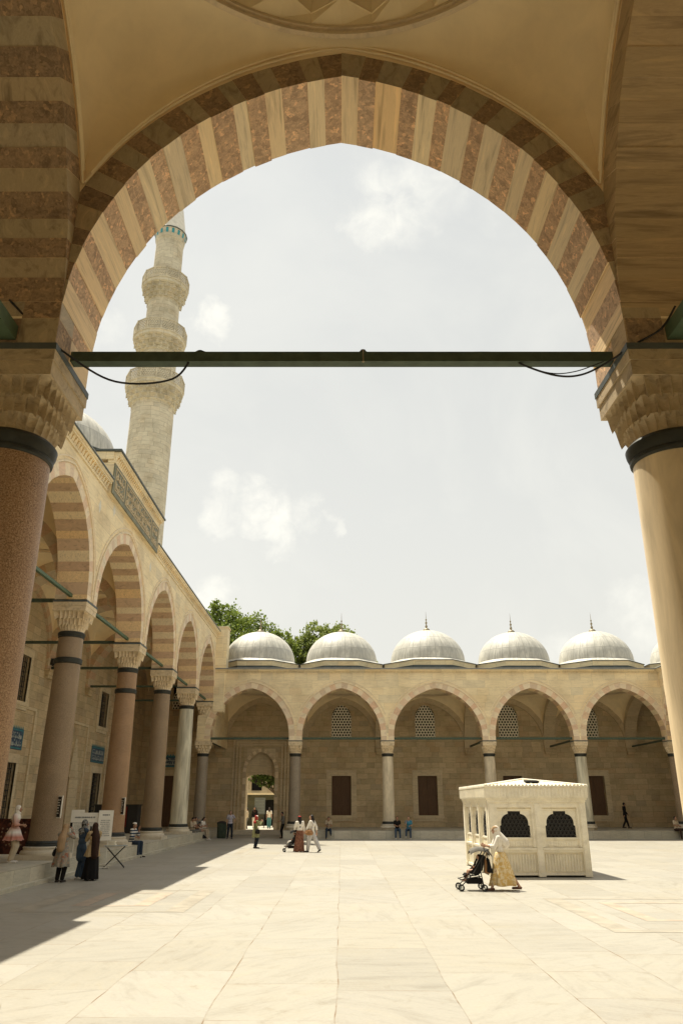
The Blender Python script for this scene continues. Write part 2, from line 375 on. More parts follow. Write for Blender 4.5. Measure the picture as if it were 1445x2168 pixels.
# ------------------------------------------------------------------ pointed arch geometry
A0, R0, S0, H0 = .581, 3.331, 2.75, 3.28
PHI = math.acos(A0 / R0)
def arc(s, rise, zc, off, u):
    """point of the right half of a pointed arch; u 0 at the spring, 1 at the apex; off = distance outside the intrados"""
    ph = u * PHI; sx, sz = s / S0, rise / H0
    x, z = (-A0 + R0 * cos(ph)) * sx, R0 * sin(ph) * sz
    nx, nz_ = cos(ph) / sx, sin(ph) / sz; l = hypot(nx, nz_); nx /= l; nz_ /= l
    if u > .9999 and off: return (0., zc + z + off / nz_)
    return (max(0., x + nx * off), zc + z + nz_ * off)
def arch_pts(s, rise, z0, zc, off, N):
    half = [(s + off, z0)] + [arc(s, rise, zc, off, k / N) for k in range(N + 1)]
    return half + [(-x, z) for x, z in half[:-1][::-1]]
def ext_height(s, rise, zc, off, d):
    d = min(abs(d), s + off - 1e-4); pts = [arc(s, rise, zc, off, k / 48) for k in range(49)]
    for (x1, z1), (x2, z2) in zip(pts, pts[1:]):
        if x2 <= d <= x1: return z1 + (z2 - z1) * ((x1 - d) / (x1 - x2 + 1e-9))
    return pts[-1][1]
class Frame:
    def __init__(s, o, sd, nd): s.o, s.sd, s.nd = Vector((*o, 0)), Vector((*sd, 0)), Vector((*nd, 0))
    def __call__(s, a, n, z): return s.o + s.sd * a + s.nd * n + Vector((0, 0, z))

VM = ['arch_marble', 'arch_breccia', 'front_marble', 'front_pink', 'arch_brown', 'arch_plain', 'arch_marble_shade', 'arch_breccia_shade', 'grainy_stone']
def voussoirs(mb, fr, c, s, rise, z0, zc, t, n0, n1, N, jit=.006, stilt=1, back=(0, 1), front=(2, 3), soffit=(0, 1), phase=0):
    """ring of separate stones between n0 (front) and n1 (back), alternating marble and breccia"""
    rnd = random.Random(int(c * 100) + N)
    us = [(s, z0, s + t, z0)]
    for k in range(1, stilt + 1):
        z = z0 + (zc - z0) * k / stilt; us.append((s, z, s + t, z))
    for k in range(1, N + 1):
        q = (k + (rnd.uniform(-.2, .2) if k < N else 0)) / N; i = arc(s, rise, zc, 0, q); e = arc(s, rise, zc, t, q); us.append((i[0], i[1], e[0], e[1]))
    for side in (1, -1):
        for k in range(len(us) - 1):
            a, b = us[k], us[k + 1]; red = (len(us) - k + (side < 0) + phase) % 2
            j = rnd.uniform(-jit, jit); jn = rnd.uniform(0, jit)
            def inner(q):
                dx, dz = q[2] - q[0], q[3] - q[1]; L = hypot(dx, dz) or 1
                return (q[0] + j * dx / L, q[1] + j * dz / L)
            ai, bi = inner(a), inner(b); cs = []
            for n in (n0 - jn, n1 + jn):
                for q in (ai, bi, (b[2], b[3]), (a[2], a[3])): cs.append(fr(c + side * q[0], n, q[1]))
            mb.hexa(cs, [front[red], back[red], soffit[red], 0, 0, 0])
def ridge(mb, fr, c, s, rise, z0, zc, o0, o1, n0, proud, lim, N=26, mi=0):
    """hood moulding standing proud of a wall face at n0 (towards -n when proud < 0)"""
    half = [(0, None)]
    rows = []
    for side in (1, -1):
        seq = []
        for k in range(-2, N + 1):
            if k < 0: i, e = (s + o0, z0 + (zc - z0) * (k + 2) / 2), (s + o1, z0 + (zc - z0) * (k + 2) / 2)
            else: i, e = arc(s, rise, zc, o0, k / N), arc(s, rise, zc, o1, k / N)
            if e[0] > lim: 
                continue
            seq.append([fr(c + side * i[0], n0, i[1]), fr(c + side * i[0], n0 + proud, i[1]), fr(c + side * e[0], n0 + proud, e[1]), fr(c + side * e[0], n0, e[1])])
        if len(seq) > 1: mb.grid(seq, mi)

def muqarnas(mb, z0, z1, r0, r1, tiers, cells, square=0., c=(0, 0, 0), mi=0, sub=8, rows=6, drops=True, power=1.4, over=.55, deep=.35):
    """stalactite carving: tiers of niches; the ribs between niches hang out over the tier below"""
    def rad(th, H):
        q = max(abs(cos(th)), abs(sin(th))); return 1 + (min(1 / q, 1.38) - 1) * square * H
    N = cells * sub; G = []
    for k in range(tiers):
        f0, f1 = k / tiers, (k + 1) / tiers
        za, zb = z0 + (z1 - z0) * f0, z0 + (z1 - z0) * f1
        ra, rb = r0 + (r1 - r0) * f0 ** power, r0 + (r1 - r0) * f1 ** power
        pr = max(rb - ra, (z1 - z0) * .07)
        for j in range(rows + 1):
            f = j / rows; row = []
            for i in range(N):
                cc = ((i / sub) + .5 * (k % 2)) % 1.0; rib = abs(cc - .5) * 2
                rs = rib ** 3
                g = (1 - rs) * (f ** 3.0 - deep * sin(pi * f)) + rs * (over + (1 - over) * f ** .7 if k else f ** 1.2)
                th = 2 * pi * i / N; r = (ra + pr * g) * rad(th, f0 + (f1 - f0) * max(0, g))
                dz = -(zb - za) * .30 * rib ** 4 * (1 - f) ** 2 if k else 0
                row.append((c[0] + r * cos(th), c[1] + r * sin(th), c[2] + za + (zb - za) * f + dz))
            G.append(row)
    mb.grid(G, mi, close=True)
# ------------------------------------------------------------------ ground
g = MB(); g.box(-900, 900, -300, 1500, -.6, -.012)
struct(g.build('ground', 'ground_earth'))
g = MB(); g.add([(-9.0, 6.9, 0), (22.6, 6.9, 0), (22.6, 62.5, 0), (-9.0, 62.5, 0)], [(0, 1, 2, 3)])
struct(g.build('courtyard_floor', 'paving_marble', normals=False))
g = MB(); g.add([(-60, 62.9, 0.24), (60, 62.9, 0.24), (60, 84, 0.24), (-60, 84, 0.24)], [(0, 1, 2, 3)])
struct(g.build('outer_pavement', 'outer_paving', normals=False))
def inlay(x0, x1, y0, y1, wx, wy, name, mat):
    b = MB()
    for q in ((x0, x0 + wx, y0, y1), (x1 - wx, x1, y0, y1), (x0 + wx, x1 - wx, y0, y0 + wy), (x0 + wx, x1 - wx, y1 - wy, y1)):
        b.add([(q[0], q[2], .004), (q[1], q[2], .004), (q[1], q[3], .004), (q[0], q[3], .004)], [(0, 1, 2, 3)])
    struct(b.build(name, mat, normals=False))
inlay(-7.05, -3.35, 17.9, 22.2, .42, .10, 'paving_border', 'dark_paving_inlay')
inlay(-6.1, -4.35, 18.9, 21.6, .36, .12, 'paving_border', 'pink_paving_inlay')
inlay(4.9, 9.6, 15.2, 20.4, .42, .2, 'paving_border', 'dark_paving_inlay')
inlay(6.0, 8.7, 16.6, 19.6, .3, .2, 'paving_border', 'pink_paving_inlay')
inlay(-6.6, -4.6, 37.5, 42.5, .4, .12, 'paving_border', 'dark_paving_inlay')
# platforms under the four porticoes
PL = .5
g = MB()
g.box(-15.9, -8.78, -.9, 61.9, -.02, PL)
g.box(-9.0, -8.62, -.9, 53.6, -.02, .10)
struct(g.build('platform', 'platform_marble'))
g = MB()
g.box(-3.85, 30.6, 53.45, 62.3, -.02, PL - .003); struct(g.build('platform', 'platform_marble'))
g = MB(); g.box(-8.77, -3.86, 60.9, 62.9, -.02, .30, 0); struct(g.build('gate_step', 'plinth_marble'))
g = MB(); g.box(-8.77, 22.2, -.9, 7.05, -.02, PL - .003); struct(g.build('platform', 'platform_marble'))
g = MB(); g.box(22.2, 30.6, -.9, 53.44, -.02, PL - .006); struct(g.build('platform', 'platform_marble'))

# ------------------------------------------------------------------ column family
def column_mesh(kind):
    """parts of a column standing on z = 0; returns dict of MB"""
    low = kind == 'low'
    rt, rb = (.37, .405) if low else (.42, .50)
    zt, zr, zc1, zab, ztop = (4.70, 4.91, 5.42, 5.69, 5.76) if low else (7.12, 7.33, 8.02, 8.33, 8.41)
    hb, hw = (.475, .462) if low else (.60, .585)
    d = {}
    b = MB(); pw = rb + .22
    if low: b.lathe([(.55, 0), (.55, .14)], 8, (0, 0, 0), 0, True, pi / 8)
    else: b.box(-pw, pw, -pw, pw, 0, .14)
    b.lathe([(rb + .20, .14), (rb + .21, .19), (rb + .18, .25), (rb + .12, .27), (rb + .11, .31), (rb + .13, .34), (rb + .12, .37), (rb + .05, .39)], 40)
    d['base'] = (b, 'plinth_marble', 40)
    b = MB(); b.lathe([(rb + .05, .39), (rb + .07, .42), (rb + .055, .45), (rb + .065, .49), (rb + .045, .52), (rb + .03, .55)], 40); d['base_ring'] = (b, 'bronze_ring', 40)
    b = MB(); H = zt - .55
    b.lathe([(rb + .02, .55), (rb, .75)] + [(rb + (rt - rb) * (k / 8) ** 1.3, .75 + (H - .2) * k / 8) for k in range(1, 9)], 48); d['shaft'] = (b, None, 40)
    b = MB(); q = rt
    h = zr - zt
    b.lathe([(q + .005, zt), (q + .022, zt + .02), (q + .026, zt + h * .22), (q + .016, zt + h * .28), (q + .032, zt + h * .42), (q + .046, zt + h * .62), (q + .050, zt + h * .8), (q + .034, zt + h * .9), (q + .012, zr)], 48)
    d['neck_ring'] = (b, 'bronze_ring', 30)
    b = MB()
    muqarnas(b, zr - .01, zc1, q - .005, hb * (.93), 3, 28 if low else 24, square=1., power=1.5)
    b.box(-hw, hw, -hw, hw, zc1, zab - (zab - zc1) * .42)
    b.box(-hw - .014, hw + .014, -hw - .014, hw + .014, zab - (zab - zc1) * .42, zab)
    d['capital'] = (b, 'capital_marble', 25)
    b = MB(); b.box(-hw - .022, hw + .022, -hw - .022, hw + .022, zab, ztop - .004); d['lead_plate'] = (b, 'lead_sheet', 0)
    return d
def make_column(kind, label, loc, shaft, second=False):
    t = thing('column', label, 'column', loc)
    for k, (b, m, sm) in column_mesh(kind).items():
        o = b.build(k, m or shaft, t, smooth=sm)
    if second:
        b = MB(); rt = .425; b.lathe([(rt, 6.20), (rt + .05, 6.23), (rt + .055, 6.38), (rt, 6.42)], 48); b.build('clamp_ring', 'bronze_ring', t, smooth=30)
    return t
def reshaft(t, mat, cap=None):
    for ch in t.children:
        if cap and ch.name.startswith('capital'): ch.material_slots[0].link = 'OBJECT'; ch.material_slots[0].material = M[cap]
        if ch.name.startswith('shaft'):
            ch.material_slots[0].link = 'OBJECT'; ch.material_slots[0].material = M[mat]

XF = [-9.6, -3.2, 3.2, 10.26, 16.6, 23.1]
YL = [6.53, 13.1, 19.7, 26.4, 33.95, 40.9, 47.7, 54.5]
YN, YF, XL, XR = 6.53, 54.5, -9.62, 23.1
lowcol = make_column('low', 'cream marble column beside the camera at the right edge, capital dark and shaft sunlit', (XF[2], YN, PL), 'cream_marble_column')
c = dup(lowcol, (XF[1], YN, PL), 'red granite column beside the camera at the left edge, under the big striped arch'); reshaft(c, 'red_granite', 'dark_marble'); reshaft(lowcol, 'cream_marble_column', 'dark_marble')
for i, (x, lab, mt) in enumerate(((XF[0], 'shaded grey column in the near left corner of the arcades', 'grey_granite'), (XF[3], 'near arcade column standing right of the bay with the camera', 'plain_marble_column'),
                                  (XF[4], 'near arcade column next to the near right corner', 'grey_granite'), (XF[5], 'column in the near right corner of the courtyard', 'plain_marble_column'))):
    c = dup(lowcol, (x, YN, PL), lab, 'columns of the low arcades'); reshaft(c, mt, 'dark_marble')
far_lab = ['slim grey column of the far arcade just right of the gateway', 'pale column of the far arcade above the two seated people in blue and black', 'column of the far arcade rising behind the left part of the marble fountain house',
           'pale column of the far arcade leaning behind the right edge of the fountain house', 'reddish column of the far arcade in the far right corner']
for x, lab, mt in zip(XF[1:], far_lab, ['grey_granite', 'plain_marble_column', 'plain_marble_column', 'veined_marble_column', 'rose_granite']):
    c = dup(lowcol, (x, YF, PL), lab, 'columns of the low arcades'); reshaft(c, mt, 'capital_marble')
for i, y in enumerate(YL[1:-1]):
    c = dup(lowcol, (XR, y, PL), 'column of the right arcade, number %d from the near corner' % (i + 2) if i < 5 else 'right arcade column next to the far right corner, cut by the big cream shaft', 'columns of the low arcades')
    c['label'] = ['column of the right arcade second from the near corner', 'column of the right arcade third from the near corner', 'column of the right arcade fourth from the near corner', 'column of the right arcade fifth from the near corner',
                  'column of the right arcade sixth from the near corner', 'column of the right arcade next to the far right corner'][i]
    reshaft(c, ['plain_marble_column', 'rose_granite'][i % 2], 'capital_marble')
tall = make_column('tall', 'tall rose granite column with a second dark ring, behind the women taking photos', (XL, YL[3], PL), 'rose_granite', True)
tall['group'] = 'tall columns of the left arcade'
c = dup(tall, (XL, YL[4], PL), 'tall deep red granite column with two dark rings beside the man in a striped shirt', 'tall columns of the left arcade'); reshaft(c, 'red_granite')
def tall_single(y, lab, mt):
    c = dup(tall, (XL, y, PL), lab, 'tall columns of the left arcade'); reshaft(c, mt)
    for ch in list(c.children):
        if ch.name.startswith('clamp'): bpy.data.objects.remove(ch)
    return c
tall_single(YL[5], 'tall pale rose column of the left arcade, third from the left column with two rings', 'rose_granite')
tall_single(YL[6], 'tall white and green veined marble column of the left arcade behind the seated group', 'veined_marble_column')
tall_single(YL[1], 'tall column of the left arcade hidden by the big red granite shaft, nearest the camera', 'grey_granite')
tall_single(YL[2], 'tall column of the left arcade hidden by the big red granite shaft, second from the camera', 'rose_granite')
# corner pier with two capitals, one above the other
t = thing('corner_column', 'grey corner column with two stacked capitals where the left and far arcades meet', 'column', (-9.62, YF, PL))
cm = column_mesh('low')
for k in ('base', 'base_ring', 'shaft', 'neck_ring'):
    b, m, sm = cm[k]; b.build(k, m or 'grey_granite', t, smooth=sm)
b = MB(); muqarnas(b, 4.90, 5.45, .37, .52, 3, 16, square=.8); b.box(-.52, .52, -.52, .52, 5.45, 5.72); b.build('lower_capital', 'capital_marble', t, smooth=25)
b = MB(); b.box(-.45, .45, -.45, .45, 5.72, 7.45)
for k in range(5): b.box(-.47, .47, -.47, .47, 5.78 + k * .34, 5.86 + k * .34)
b.build('pier_block', 'facade_stone', t)
b = MB(); muqarnas(b, 7.45, 8.05, .45, .54, 3, 16, square=.9); b.box(-.585, .585, -.585, .585, 8.05, 8.34); b.build('upper_capital', 'capital_marble', t, smooth=25)
b = MB(); b.box(-.60, .60, -.60, .60, 8.34, 8.40); b.build('lead_plate', 'lead_sheet', t)

# ------------------------------------------------------------------ porticoes
def hexgrille(mb, w, h, cell, fr, a0, n, z0, arched=True, bar=.16, depth=.05, mi=0):
    """honeycomb lattice plate in frame fr; centre a0, plane n, bottom z0"""
    s = cell / sqrt(3); rows = int(h / (1.5 * s)) + 2; cols = int(w / cell) + 2
    def inside(x, z):
        if abs(x) > w / 2 or z < 0: return False
        zs = h - w * .62
        if not arched or z < zs: return z < h
        return z < zs + (w * .62) * sqrt(max(0, 1 - (abs(x) / (w / 2)) ** 1.7))
    for r in range(rows):
        for q in range(-cols, cols + 1):
            x = (q + .5 * (r % 2)) * cell; z = r * 1.5 * s + s * .5
            if not inside(x * .96, z): continue
            o, i = [], []
            for k in range(6):
                a = pi / 6 + k * pi / 3
                px, pz = x + s * cos(a), z + s * sin(a); px = max(-w / 2, min(w / 2, px)); pz = max(0, pz)
                o.append((px, pz)); i.append((x + (px - x) * (1 - bar * 2), z + (pz - z) * (1 - bar * 2)))
            vs = [fr(a0 + p[0], n, z0 + p[1]) for p in o] + [fr(a0 + p[0], n, z0 + p[1]) for p in i] + [fr(a0 + p[0], n + depth, z0 + p[1]) for p in i]
            mb.add(vs, [(k, (k + 1) % 6, 6 + (k + 1) % 6, 6 + k) for k in range(6)] + [(6 + k, 6 + (k + 1) % 6, 12 + (k + 1) % 6, 12 + k) for k in range(6)], mi)
    return inside
def fbox(mb, fr, a0, a1, n0, n1, z0, z1, mi=0):
    mb.hexa([fr(a0, n0, z0), fr(a1, n0, z0), fr(a1, n1, z0), fr(a0, n1, z0), fr(a0, n0, z1), fr(a1, n0, z1), fr(a1, n1, z1), fr(a0, n1, z1)], mi)
def wall_holes(mb, fr, a0, a1, z0, z1, n, depth, holes, mi=0):
    """wall face at n with rectangular openings; reveals run back by depth"""
    xs = sorted({a0, a1} | {h[0] for h in holes} | {h[1] for h in holes}); zs = sorted({z0, z1} | {h[2] for h in holes} | {h[3] for h in holes})
    for x1, x2 in zip(xs, xs[1:]):
        for q1, q2 in zip(zs, zs[1:]):
            xm, zm = (x1 + x2) / 2, (q1 + q2) / 2
            if any(h[0] < xm < h[1] and h[2] < zm < h[3] for h in holes): continue
            mb.add([fr(x1, n, q1), fr(x2, n, q1), fr(x2, n, q2), fr(x1, n, q2)], [(0, 1, 2, 3)], mi)
            mb.add([fr(x1, n + depth, q1), fr(x2, n + depth, q1), fr(x2, n + depth, q2), fr(x1, n + depth, q2)], [(0, 1, 2, 3)], mi)
    for h in holes:
        x1, x2, q1, q2 = h[:4]
        mb.add([fr(x1, n, q1), fr(x2, n, q1), fr(x2, n, q2), fr(x1, n, q2), fr(x1, n + depth, q1), fr(x2, n + depth, q1), fr(x2, n + depth, q2), fr(x1, n + depth, q2)],
               [(0, 1, 5, 4), (1, 2, 6, 5), (2, 3, 7, 6), (3, 0, 4, 7)], mi)

def frame_window(root, fr, a, n, w, z0, z1, kind, lab=None):
    """kind 'door': shuttered lower window in a moulded frame; 'grille': iron grille window"""
    b = MB(); m = .42
    lv = [(0, m, .05), (.10, m - .06, .09), (.22, m - .14, .05)]
    for (i0, o, pr) in ((0., m, .04), (.0, m - .07, .075), (.0, m - .22, .045), (.0, .12, .10)):
        x0, x1 = w / 2, w / 2 + o
        fbox(b, fr, a - x1, a - x0, n - pr, n + .003, z0 - .02, z1 + o)
        fbox(b, fr, a + x0, a + x1, n - pr, n + .003, z0 - .02, z1 + o)
        fbox(b, fr, a - x0 + .0005, a + x0 - .0005, n - pr, n + .003, z1, z1 + o)
    fbox(b, fr, a - w / 2 - m - .03, a + w / 2 + m + .03, n - .13, n + .003, z0 - .22, z0 - .021)
    fbox(b, fr, a - w / 2 - m + .08, a + w / 2 + m - .08, n - .07, n + .003, z0 - .42, z0 - .221)
    f = b.build('window', 'portal_stone', root)
    if lab: f['label'] = lab
    b = MB()
    if kind == 'door':
        for sx in (-1, 1):
            x0, x1 = (a - w / 2, a - .005) if sx < 0 else (a + .005, a + w / 2)
            fbox(b, fr, x0, x1, n + .22, n + .27, z0, z1)
            for q in range(4):
                zz = z0 + (z1 - z0) * q / 4; fbox(b, fr, x0 + .1, x1 - .1, n + .195, n + .221, zz + .08, zz + (z1 - z0) / 4 - .06)
        b.build('shutter', 'shutter_wood', f)
        b = MB(); fbox(b, fr, a - w / 2 - .05, a + w / 2 + .05, n + .30, n + .34, z0 - .05, z1 + .05); b.build('backing', 'dark_void', f)
    else:
        nn = max(3, int(w / .22)); nz_ = int((z1 - z0) / .24)
        for k in range(nn + 1):
            x = a - w / 2 + w * k / nn; b.tube([fr(x, n + .12, z0), fr(x, n + .12, z1)], .018, 6)
        for k in range(1, nz_):
            z = z0 + (z1 - z0) * k / nz_; b.tube([fr(a - w / 2, n + .12, z), fr(a + w / 2, n + .12, z)], .018, 6)
        b.build('iron_grille', 'black_iron', f)
        b = MB(); fbox(b, fr, a - w / 2, a + w / 2, n + .3, n + .34, z0, z1); b.build('pane', 'dark_void', f)
    return f
def hex_window(root, fr, a, n, w, z0, h):
    b = MB()
    hexgrille(b, w, h, .235, fr, a, n + .03, z0, True, .19, .05)
    f0 = MB(); zs = z0 + h - w * .62; pts = []
    for k in range(25):
        x = -w / 2 + w * k / 24; pts.append((x, zs + w * .62 * sqrt(max(0, 1 - (abs(x) / (w / 2)) ** 1.7))))
    path = [(-w / 2, z0)] + pts + [(w / 2, z0)]
    # plate that fills the rectangular hole round the arched head
    rows = [[fr(a + x, n - .004, z) for x, z in pts], [fr(a + x, n - .004, z0 + h + .10) for x, z in pts]]; f0.grid(rows)
    rows = [[fr(a + x, n - .004, z) for x, z in pts], [fr(a + x, n + .12, z) for x, z in pts]]; f0.grid(rows)
    for o0, o1, pr in ((.0, .09, -.03), (.16, .24, -.02)):
        seq = []
        for i, (x, z) in enumerate(path):
            nx = x / (w / 2); k = 1 if z > zs else 0
            L = hypot(nx, (z - zs) / (w * .62)) or 1
            dx, dz = (nx / L, (z - zs) / (w * .62) / L) if k else ((-1 if x < 0 else 1), 0)
            seq.append([fr(a + x + dx * o0, n, z + dz * o0), fr(a + x + dx * o0, n + pr, z + dz * o0), fr(a + x + dx * o1, n + pr, z + dz * o1), fr(a + x + dx * o1, n, z + dz * o1)])
        f0.grid(seq)
    f = f0.build('window', 'wall_stone', root)
    b.build('lattice', 'white_plaster_lattice', f)
    b = MB(); fbox(b, fr, a - w / 2 - .02, a + w / 2 + .02, n + .36, n + .38, z0, z0 + h + .1); b.build('pane', 'dark_void', f)
    return f
def blind_arch(mb, fr, a, n, w, z0, h):
    for o0, o1, pr in ((0, .06, -.025), (.28, .33, -.02)):
        seq = []
        for k in range(21):
            u = k / 20 * pi; x = cos(u) * (w / 2); z = h * (sin(u) ** .8) * (1 - .12 * abs(cos(u)))
            L = hypot(cos(u), sin(u)); dx, dz = cos(u), sin(u)
            seq.append([fr(a + x + dx * o0, n, z0 + z + dz * o0), fr(a + x + dx * o0, n + pr, z0 + z + dz * o0), fr(a + x + dx * o1, n + pr, z0 + z + dz * o1), fr(a + x + dx * o1, n, z0 + z + dz * o1)])
        mb.grid(seq)

def vault(fr, a, n0, n1, hx, sx, sn, rise, zc, t, zr, star=False, res=96):
    """plaster pendentives from the extrados of four arches up to the ring, and the inner dome"""
    cn = (n0 + n1) / 2; hy = (n1 - n0) / 2; RR = min(hx, hy) - .05
    mb = MB(); rows = []; T = 10; lines = [[] for _ in range(T + 1)]
    angs = sorted([2 * pi * k / res for k in range(res)] + [atan2(hy, hx), pi - atan2(hy, hx), pi + atan2(hy, hx), 2 * pi - atan2(hy, hx)])
    for ph in angs:
        cx, sy = cos(ph), sin(ph); k = min(hx / (abs(cx) + 1e-9), hy / (abs(sy) + 1e-9))
        px, py = cx * k, sy * k
        if abs(abs(px) - hx) < 1e-6 and abs(abs(py) - hy) > 1e-6: zz = ext_height(sn, rise, zc, t, py)
        elif abs(abs(py) - hy) < 1e-6 and abs(abs(px) - hx) > 1e-6: zz = ext_height(sx, rise, zc, t, px)
        else: zz = (ext_height(sn, rise, zc, t, py) + ext_height(sx, rise, zc, t, px)) / 2
        for q in range(T + 1):
            f = q / T * pi / 2; r = k + (RR - k) * (1 - cos(f)); z = zz + (zr - zz) * sin(f)
            lines[q].append(fr(a + cx * r, cn + sy * r, z))
    mb.grid(lines, 0, close=True)
    # ring moulding
    N = 96; prof = [(RR + .01, zr - .03), (RR - .045, zr - .02), (RR - .05, zr + .02), (RR - .02, zr + .035), (RR - .06, zr + .06), (RR - .06, zr + .10), (RR - .02, zr + .12)]
    mb.grid([[fr(a + r * cos(2 * pi * i / N), cn + r * sin(2 * pi * i / N), z) for i in range(N)] for r, z in prof], 1, close=True)
    if star:
        K = 24; sb = MB()
        def P(r, ang, z): return fr(a + r * cos(ang), cn + r * sin(ang), z)
        def dr_(z): return RR * .985 * sqrt(max(0., 1 - ((z - zr) / 2.5) ** 2))
        z0_, z1_, z2_, z3_, z4_ = zr + .11, zr + .30, zr + .62, zr + 1.15, zr + 1.9
        for i in range(K):
            l, m_, r_ = 2 * pi * (i - .5) / K + pi / 2, 2 * pi * i / K + pi / 2, 2 * pi * (i + .5) / K + pi / 2
            A_, Bm, C_ = P(RR - .05, l, z0_), P(RR - .05, m_, z0_), P(RR - .05, r_, z0_)
            tip = P(dr_(z1_) - .20, m_, z1_ - .02); s0, s1 = P(dr_(z2_) - .04, l, z2_), P(dr_(z2_) - .04, r_, z2_); q0, q1 = P(dr_(z1_) - .02, l, z1_ - .06), P(dr_(z1_) - .02, r_, z1_ - .06)
            top = P(dr_(z3_) - .15, m_, z3_); u0, u1 = P(dr_(z4_) - .05, l, z4_), P(dr_(z4_) - .05, r_, z4_); cap = fr(a, cn, zr + 2.4)
            sb.add([A_, Bm, C_, q0, q1, tip, s0, s1, top, u0, u1, cap], [(0, 1, 5, 3), (1, 2, 4, 5), (3, 5, 6), (5, 4, 7), (5, 8, 6), (5, 7, 8), (6, 8, 9), (8, 7, 10), (8, 10, 11, 9)], 0)
            for p_, q_ in ((q0, tip), (tip, q1), (s0, tip), (tip, s1), (tip, top), (s0, top), (top, s1)): sb.tube([p_, q_], .011, 5)
        mb.star = sb
    else:
        mb.grid([[fr(a + r * cos(2 * pi * i / 32), cn + r * sin(2 * pi * i / 32), z) for i in range(32)] for r, z in
                 [(RR * .98 * cos(f), zr + .12 + 2.2 * sin(f)) for f in [k * pi / 2 / 7 for k in range(7)] + [pi / 2 - .02]]], 0, close=True)
    return mb
def outer_dome(root, fr, a, cn, hx, hy, zroof, scale=1., drum_h=.80, finial=True, lab=None, tallfin=True, rise_=0.):
    """lead dome on an octagonal drum"""
    ap = min(hx, hy) + .33; c = fr(a, cn, 0)
    b = MB(); cr = ap / cos(pi / 8)
    z0 = zroof; z1 = z0 + drum_h * .55; z2 = z0 + drum_h
    b.lathe([(cr, z0), (cr - .02, z1)], 8, (c.x, c.y, 0), 0, False, pi / 8)
    b.lathe([(cr + .015, z1), (cr + .02, z1 + .05), (cr + .06, z2 - .1), (cr + .07, z2 - .02)], 8, (c.x, c.y, 0), 1, True, pi / 8)
    b.lathe([(cr + .07, z2 - .015), (cr + .13, z2 - .01), (cr + .13, z2 + .03), (cr + .10, z2 + .035)], 8, (c.x, c.y, 0), 2, True, pi / 8)
    dr = b.build('drum', ['lead_sheet', 'facade_stone', 'lead_sheet'], root)
    b = MB(); rd = 2.72 * scale; H = 2.42 * scale
    rows = []
    n = 48
    for (r8, z, rr) in ((1, .025, 0), (.55, .10, 0), (.15, .24, 0)):
        row = []
        for i in range(n):
            th = 2 * pi * i / n; q = pi / 4; ph = (th % q) - q / 2; ro = (ap + .12) / cos(((th + pi / 8) % q) - q / 2)
            row.append(((rd + .03 + (ro - rd - .03) * r8) * cos(th), (rd + .03 + (ro - rd - .03) * r8) * sin(th), z))
        rows.append(row)
    for k in range(0, 15):
        f = k / 14 * pi / 2
        rows.append([(max(.02, rd * cos(f)) * cos(2 * pi * i / n), max(.02, rd * cos(f)) * sin(2 * pi * i / n), .30 + H * sin(f) ** .97) for i in range(n)])
    b.grid(rows, 0, close=True)
    d = b.build('dome', 'lead_dome', root, smooth=40, loc=(c.x, c.y, z2))
    if lab: d['label'] = lab
    dr.parent = d; dr.location = (-c.x, -c.y, -z2)
    if finial:
        zt = .30 + H
        fb = MB(); k = 1. if tallfin else .55
        prof = [(.30, -.06), (.29, .08), (.20, .19), (.09, .24), (.06, .30), (.10, .36), (.10, .42), (.05, .48), (.04, .58), (.085, .64), (.085, .70), (.035, .76), (.03, .86), (.06, .90), (.06, .95), (.02, 1.0), (.012, 1.25 * k + .1), (.004, 1.5 * k + .1)]
        fb.lathe(prof, 14, (0, 0, zt)); fb.build('finial', 'gold', d, smooth=40)
    return d

def cornice(mb, fr, a0, a1, n, z0, z1, pitch, mats=(0, 1)):
    """dentilled cornice towards -n, with a lead edge"""
    h = z1 - z0
    fbox(mb, fr, a0, a1, n - .05, n + .25, z0, z0 + h * .16)
    k = int((a1 - a0) / pitch); p = (a1 - a0) / k
    for i in range(k):
        x = a0 + i * p
        vs = [fr(x, n - .03, z0 + h * .16), fr(x + p * .36, n - .03, z0 + h * .16), fr(x + p * .36, n - .16, z0 + h * .62), fr(x, n - .16, z0 + h * .62), fr(x, n - .03, z0 + h * .62), fr(x + p * .36, n - .03, z0 + h * .62)]
        mb.add(vs, [(0, 1, 2, 3), (3, 2, 5, 4), (0, 3, 4), (1, 5, 2)])
        vs = [fr(x + p * .5, n - .03, z0 + h * .16), fr(x + p * .82, n - .03, z0 + h * .16), fr(x + p * .82, n - .10, z0 + h * .62), fr(x + p * .5, n - .10, z0 + h * .62), fr(x + p * .5, n - .03, z0 + h * .62), fr(x + p * .82, n - .03, z0 + h * .62)]
        mb.add(vs, [(0, 1, 2, 3), (3, 2, 5, 4), (0, 3, 4), (1, 5, 2)])
    fbox(mb, fr, a0, a1, n - .025, n + .25, z0 + h * .16, z0 + h * .62)
    fbox(mb, fr, a0, a1, n - .19, n + .25, z0 + h * .62, z0 + h * .80)
    fbox(mb, fr, a0, a1, n - .23, n + .25, z0 + h * .80, z1)
